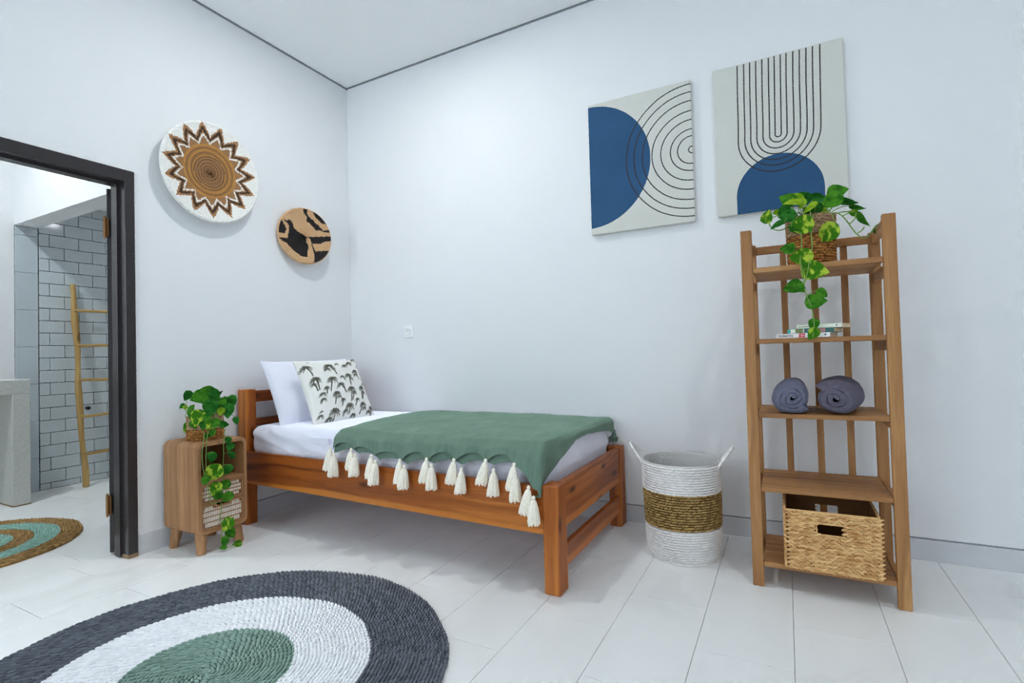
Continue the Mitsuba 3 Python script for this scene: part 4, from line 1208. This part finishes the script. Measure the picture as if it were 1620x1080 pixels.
LEAVES_B = [(3.034,-0.533,1.573,0.33,-0.27,0.91,-0.05,-0.98,-0.2,0.055,'v'),
(3.093,-0.505,1.617,-0.95,0.3,-0.09,0.07,-0.88,-0.46,0.033,'y'),
(3.146,-0.574,1.578,-0.99,0.11,0.04,0.01,-1,0.06,0.064,'d'),
(3.107,-0.586,1.551,-0.96,-0.08,-0.28,-0.43,-0.62,0.66,0.059,'d'),
(3.173,-0.501,1.652,-0.62,-0.11,0.78,0.22,-0.97,-0.06,0.05,'y'),
(3.15,-0.498,1.654,-0.91,-0.11,0.41,-0.02,-0.96,-0.27,0.067,'m'),
(3.162,-0.536,1.634,-0.97,-0.08,0.22,0.13,-0.67,0.74,0.059,'y'),
(3.16,-0.435,1.674,0.99,-0.1,0.11,-0.03,-0.95,-0.31,0.071,'d'),
(3.18,-0.526,1.651,-0.18,-0.04,-0.98,-0.12,-0.97,-0.22,0.039,'y'),
(3.227,-0.541,1.622,-0.88,0.14,-0.45,-0.44,-0.61,0.65,0.063,'y'),
(3.249,-0.49,1.621,-0.96,-0.03,-0.27,-0.04,-0.96,-0.27,0.058,'d'),
(3.221,-0.39,1.683,1,0.06,0.03,-0.06,-1,-0.04,0.051,'d'),
(3.32,-0.476,1.649,-0.97,0.11,-0.22,-0.15,-0.98,0.12,0.082,'m'),
(3.258,-0.465,1.587,-0.03,-0.23,0.97,0.85,-0.52,-0.07,0.059,'y'),
(3.29,-0.367,1.698,0.98,-0.08,0.17,-0.15,-0.98,0.12,0.074,'m'),
(3.323,-0.375,1.671,0.86,0.01,-0.51,-0.45,-0.24,-0.86,0.079,'d'),
(3.368,-0.371,1.633,0.85,0.16,-0.5,-0.7,-0.26,-0.67,0.059,'m'),
(3.386,-0.388,1.591,-0.94,-0.06,0.34,-0.07,-0.99,-0.13,0.035,'v'),
(3.4,-0.374,1.592,0.4,0.26,-0.88,-0.92,-0.33,-0.21,0.069,'m'),
(3.449,-0.348,1.51,0.87,-0.18,0.46,-0.09,-0.96,-0.26,0.026,'d'),
(3.204,-0.595,1.529,-0.99,0.12,-0.01,-0.03,-1,-0.06,0.088,'v'),
(3.13,-0.59,1.521,0.81,0.03,-0.58,-0.44,-0.3,-0.85,0.048,'d'),
(3.293,-0.561,1.51,-0.74,0.44,-0.5,-0.16,-0.99,-0.03,0.09,'v'),
(3.123,-0.508,1.605,-0.44,-0.3,0.84,-0.31,-0.88,-0.35,0.047,'d'),
(3.193,-0.5,1.619,0.18,0.35,-0.92,-0.38,-0.89,-0.24,0.04,'d'),
(3.112,-0.513,1.626,-0.8,0.08,-0.6,0.02,-0.97,-0.25,0.037,'d'),
(3.196,-0.64,1.389,-0.99,0.11,-0.02,-0.02,-0.96,-0.28,0.08,'v'),
(3.136,-0.637,1.428,-1,0.09,0.01,-0,-0.95,-0.3,0.052,'m'),
(3.124,-0.634,1.419,0.42,-0.03,0.91,0.05,-0.98,-0.2,0.035,'m'),
(3.172,-0.626,1.339,0.95,-0.19,-0.26,-0.03,-1,-0.03,0.091,'v'),
(3.154,-0.636,1.281,-0.89,0.02,-0.45,0.14,-0.9,-0.41,0.068,'m'),
(3.145,-0.639,1.273,0.67,0.17,-0.72,-0.16,-0.96,-0.21,0.042,'m'),
(3.178,-0.627,1.201,0.97,-0.24,0.05,-0.05,-0.99,0.14,0.071,'m'),
(3.216,-0.639,1.245,0.76,0.2,-0.61,0.06,-1,0.07,0.044,'m'),
(3.202,-0.633,1.128,-0.26,-0.08,-0.96,0.01,-1,-0.05,0.046,'m'),
(3.204,-0.639,1.09,-0.5,0.14,-0.85,0.23,-0.96,-0.16,0.051,'v')]
VINES_B = [[(3.159,-0.5,1.598),(3.161,-0.57,1.529),(3.166,-0.62,1.436),(3.159,-0.635,1.381),(3.167,-0.635,1.312),(3.172,-0.635,1.244),(3.188,-0.635,1.196),(3.198,-0.635,1.129),(3.198,-0.635,1.096),(3.191,-0.635,1.059)],
[(3.214,-0.5,1.589),(3.21,-0.57,1.543),(3.203,-0.6,1.483),(3.203,-0.63,1.423),(3.192,-0.635,1.37),(3.18,-0.635,1.311),(3.169,-0.635,1.278)],
[(3.288,-0.46,1.588),(3.3,-0.48,1.586),(3.322,-0.5,1.564),(3.348,-0.5,1.521),(3.375,-0.5,1.476),(3.396,-0.5,1.461),(3.42,-0.5,1.483),(3.445,-0.5,1.511)],
[(3.135,-0.48,1.579),(3.116,-0.52,1.54),(3.092,-0.5,1.536),(3.065,-0.48,1.548),(3.045,-0.47,1.586)],
[(3.322,-0.5,1.564),(3.339,-0.5,1.571),(3.347,-0.5,1.576)],
[(3.345,-0.5,1.528),(3.367,-0.5,1.55),(3.37,-0.5,1.566)],
[(3.373,-0.5,1.486),(3.392,-0.5,1.499),(3.397,-0.5,1.508)]]


pothos('potted trailing pothos in a low rope pot on the nightstand', (.185, -1.303, .5925, .725, .092, .088, .45), LEAVES_A, VINES_A, .0019, None)
pothos('potted trailing pothos with yellow-green leaves in a rope pot on top of the rack', (3.208, -.43, 1.3665, 1.588, .088, .092, .62, .03), LEAVES_B, VINES_B, .0024, None)
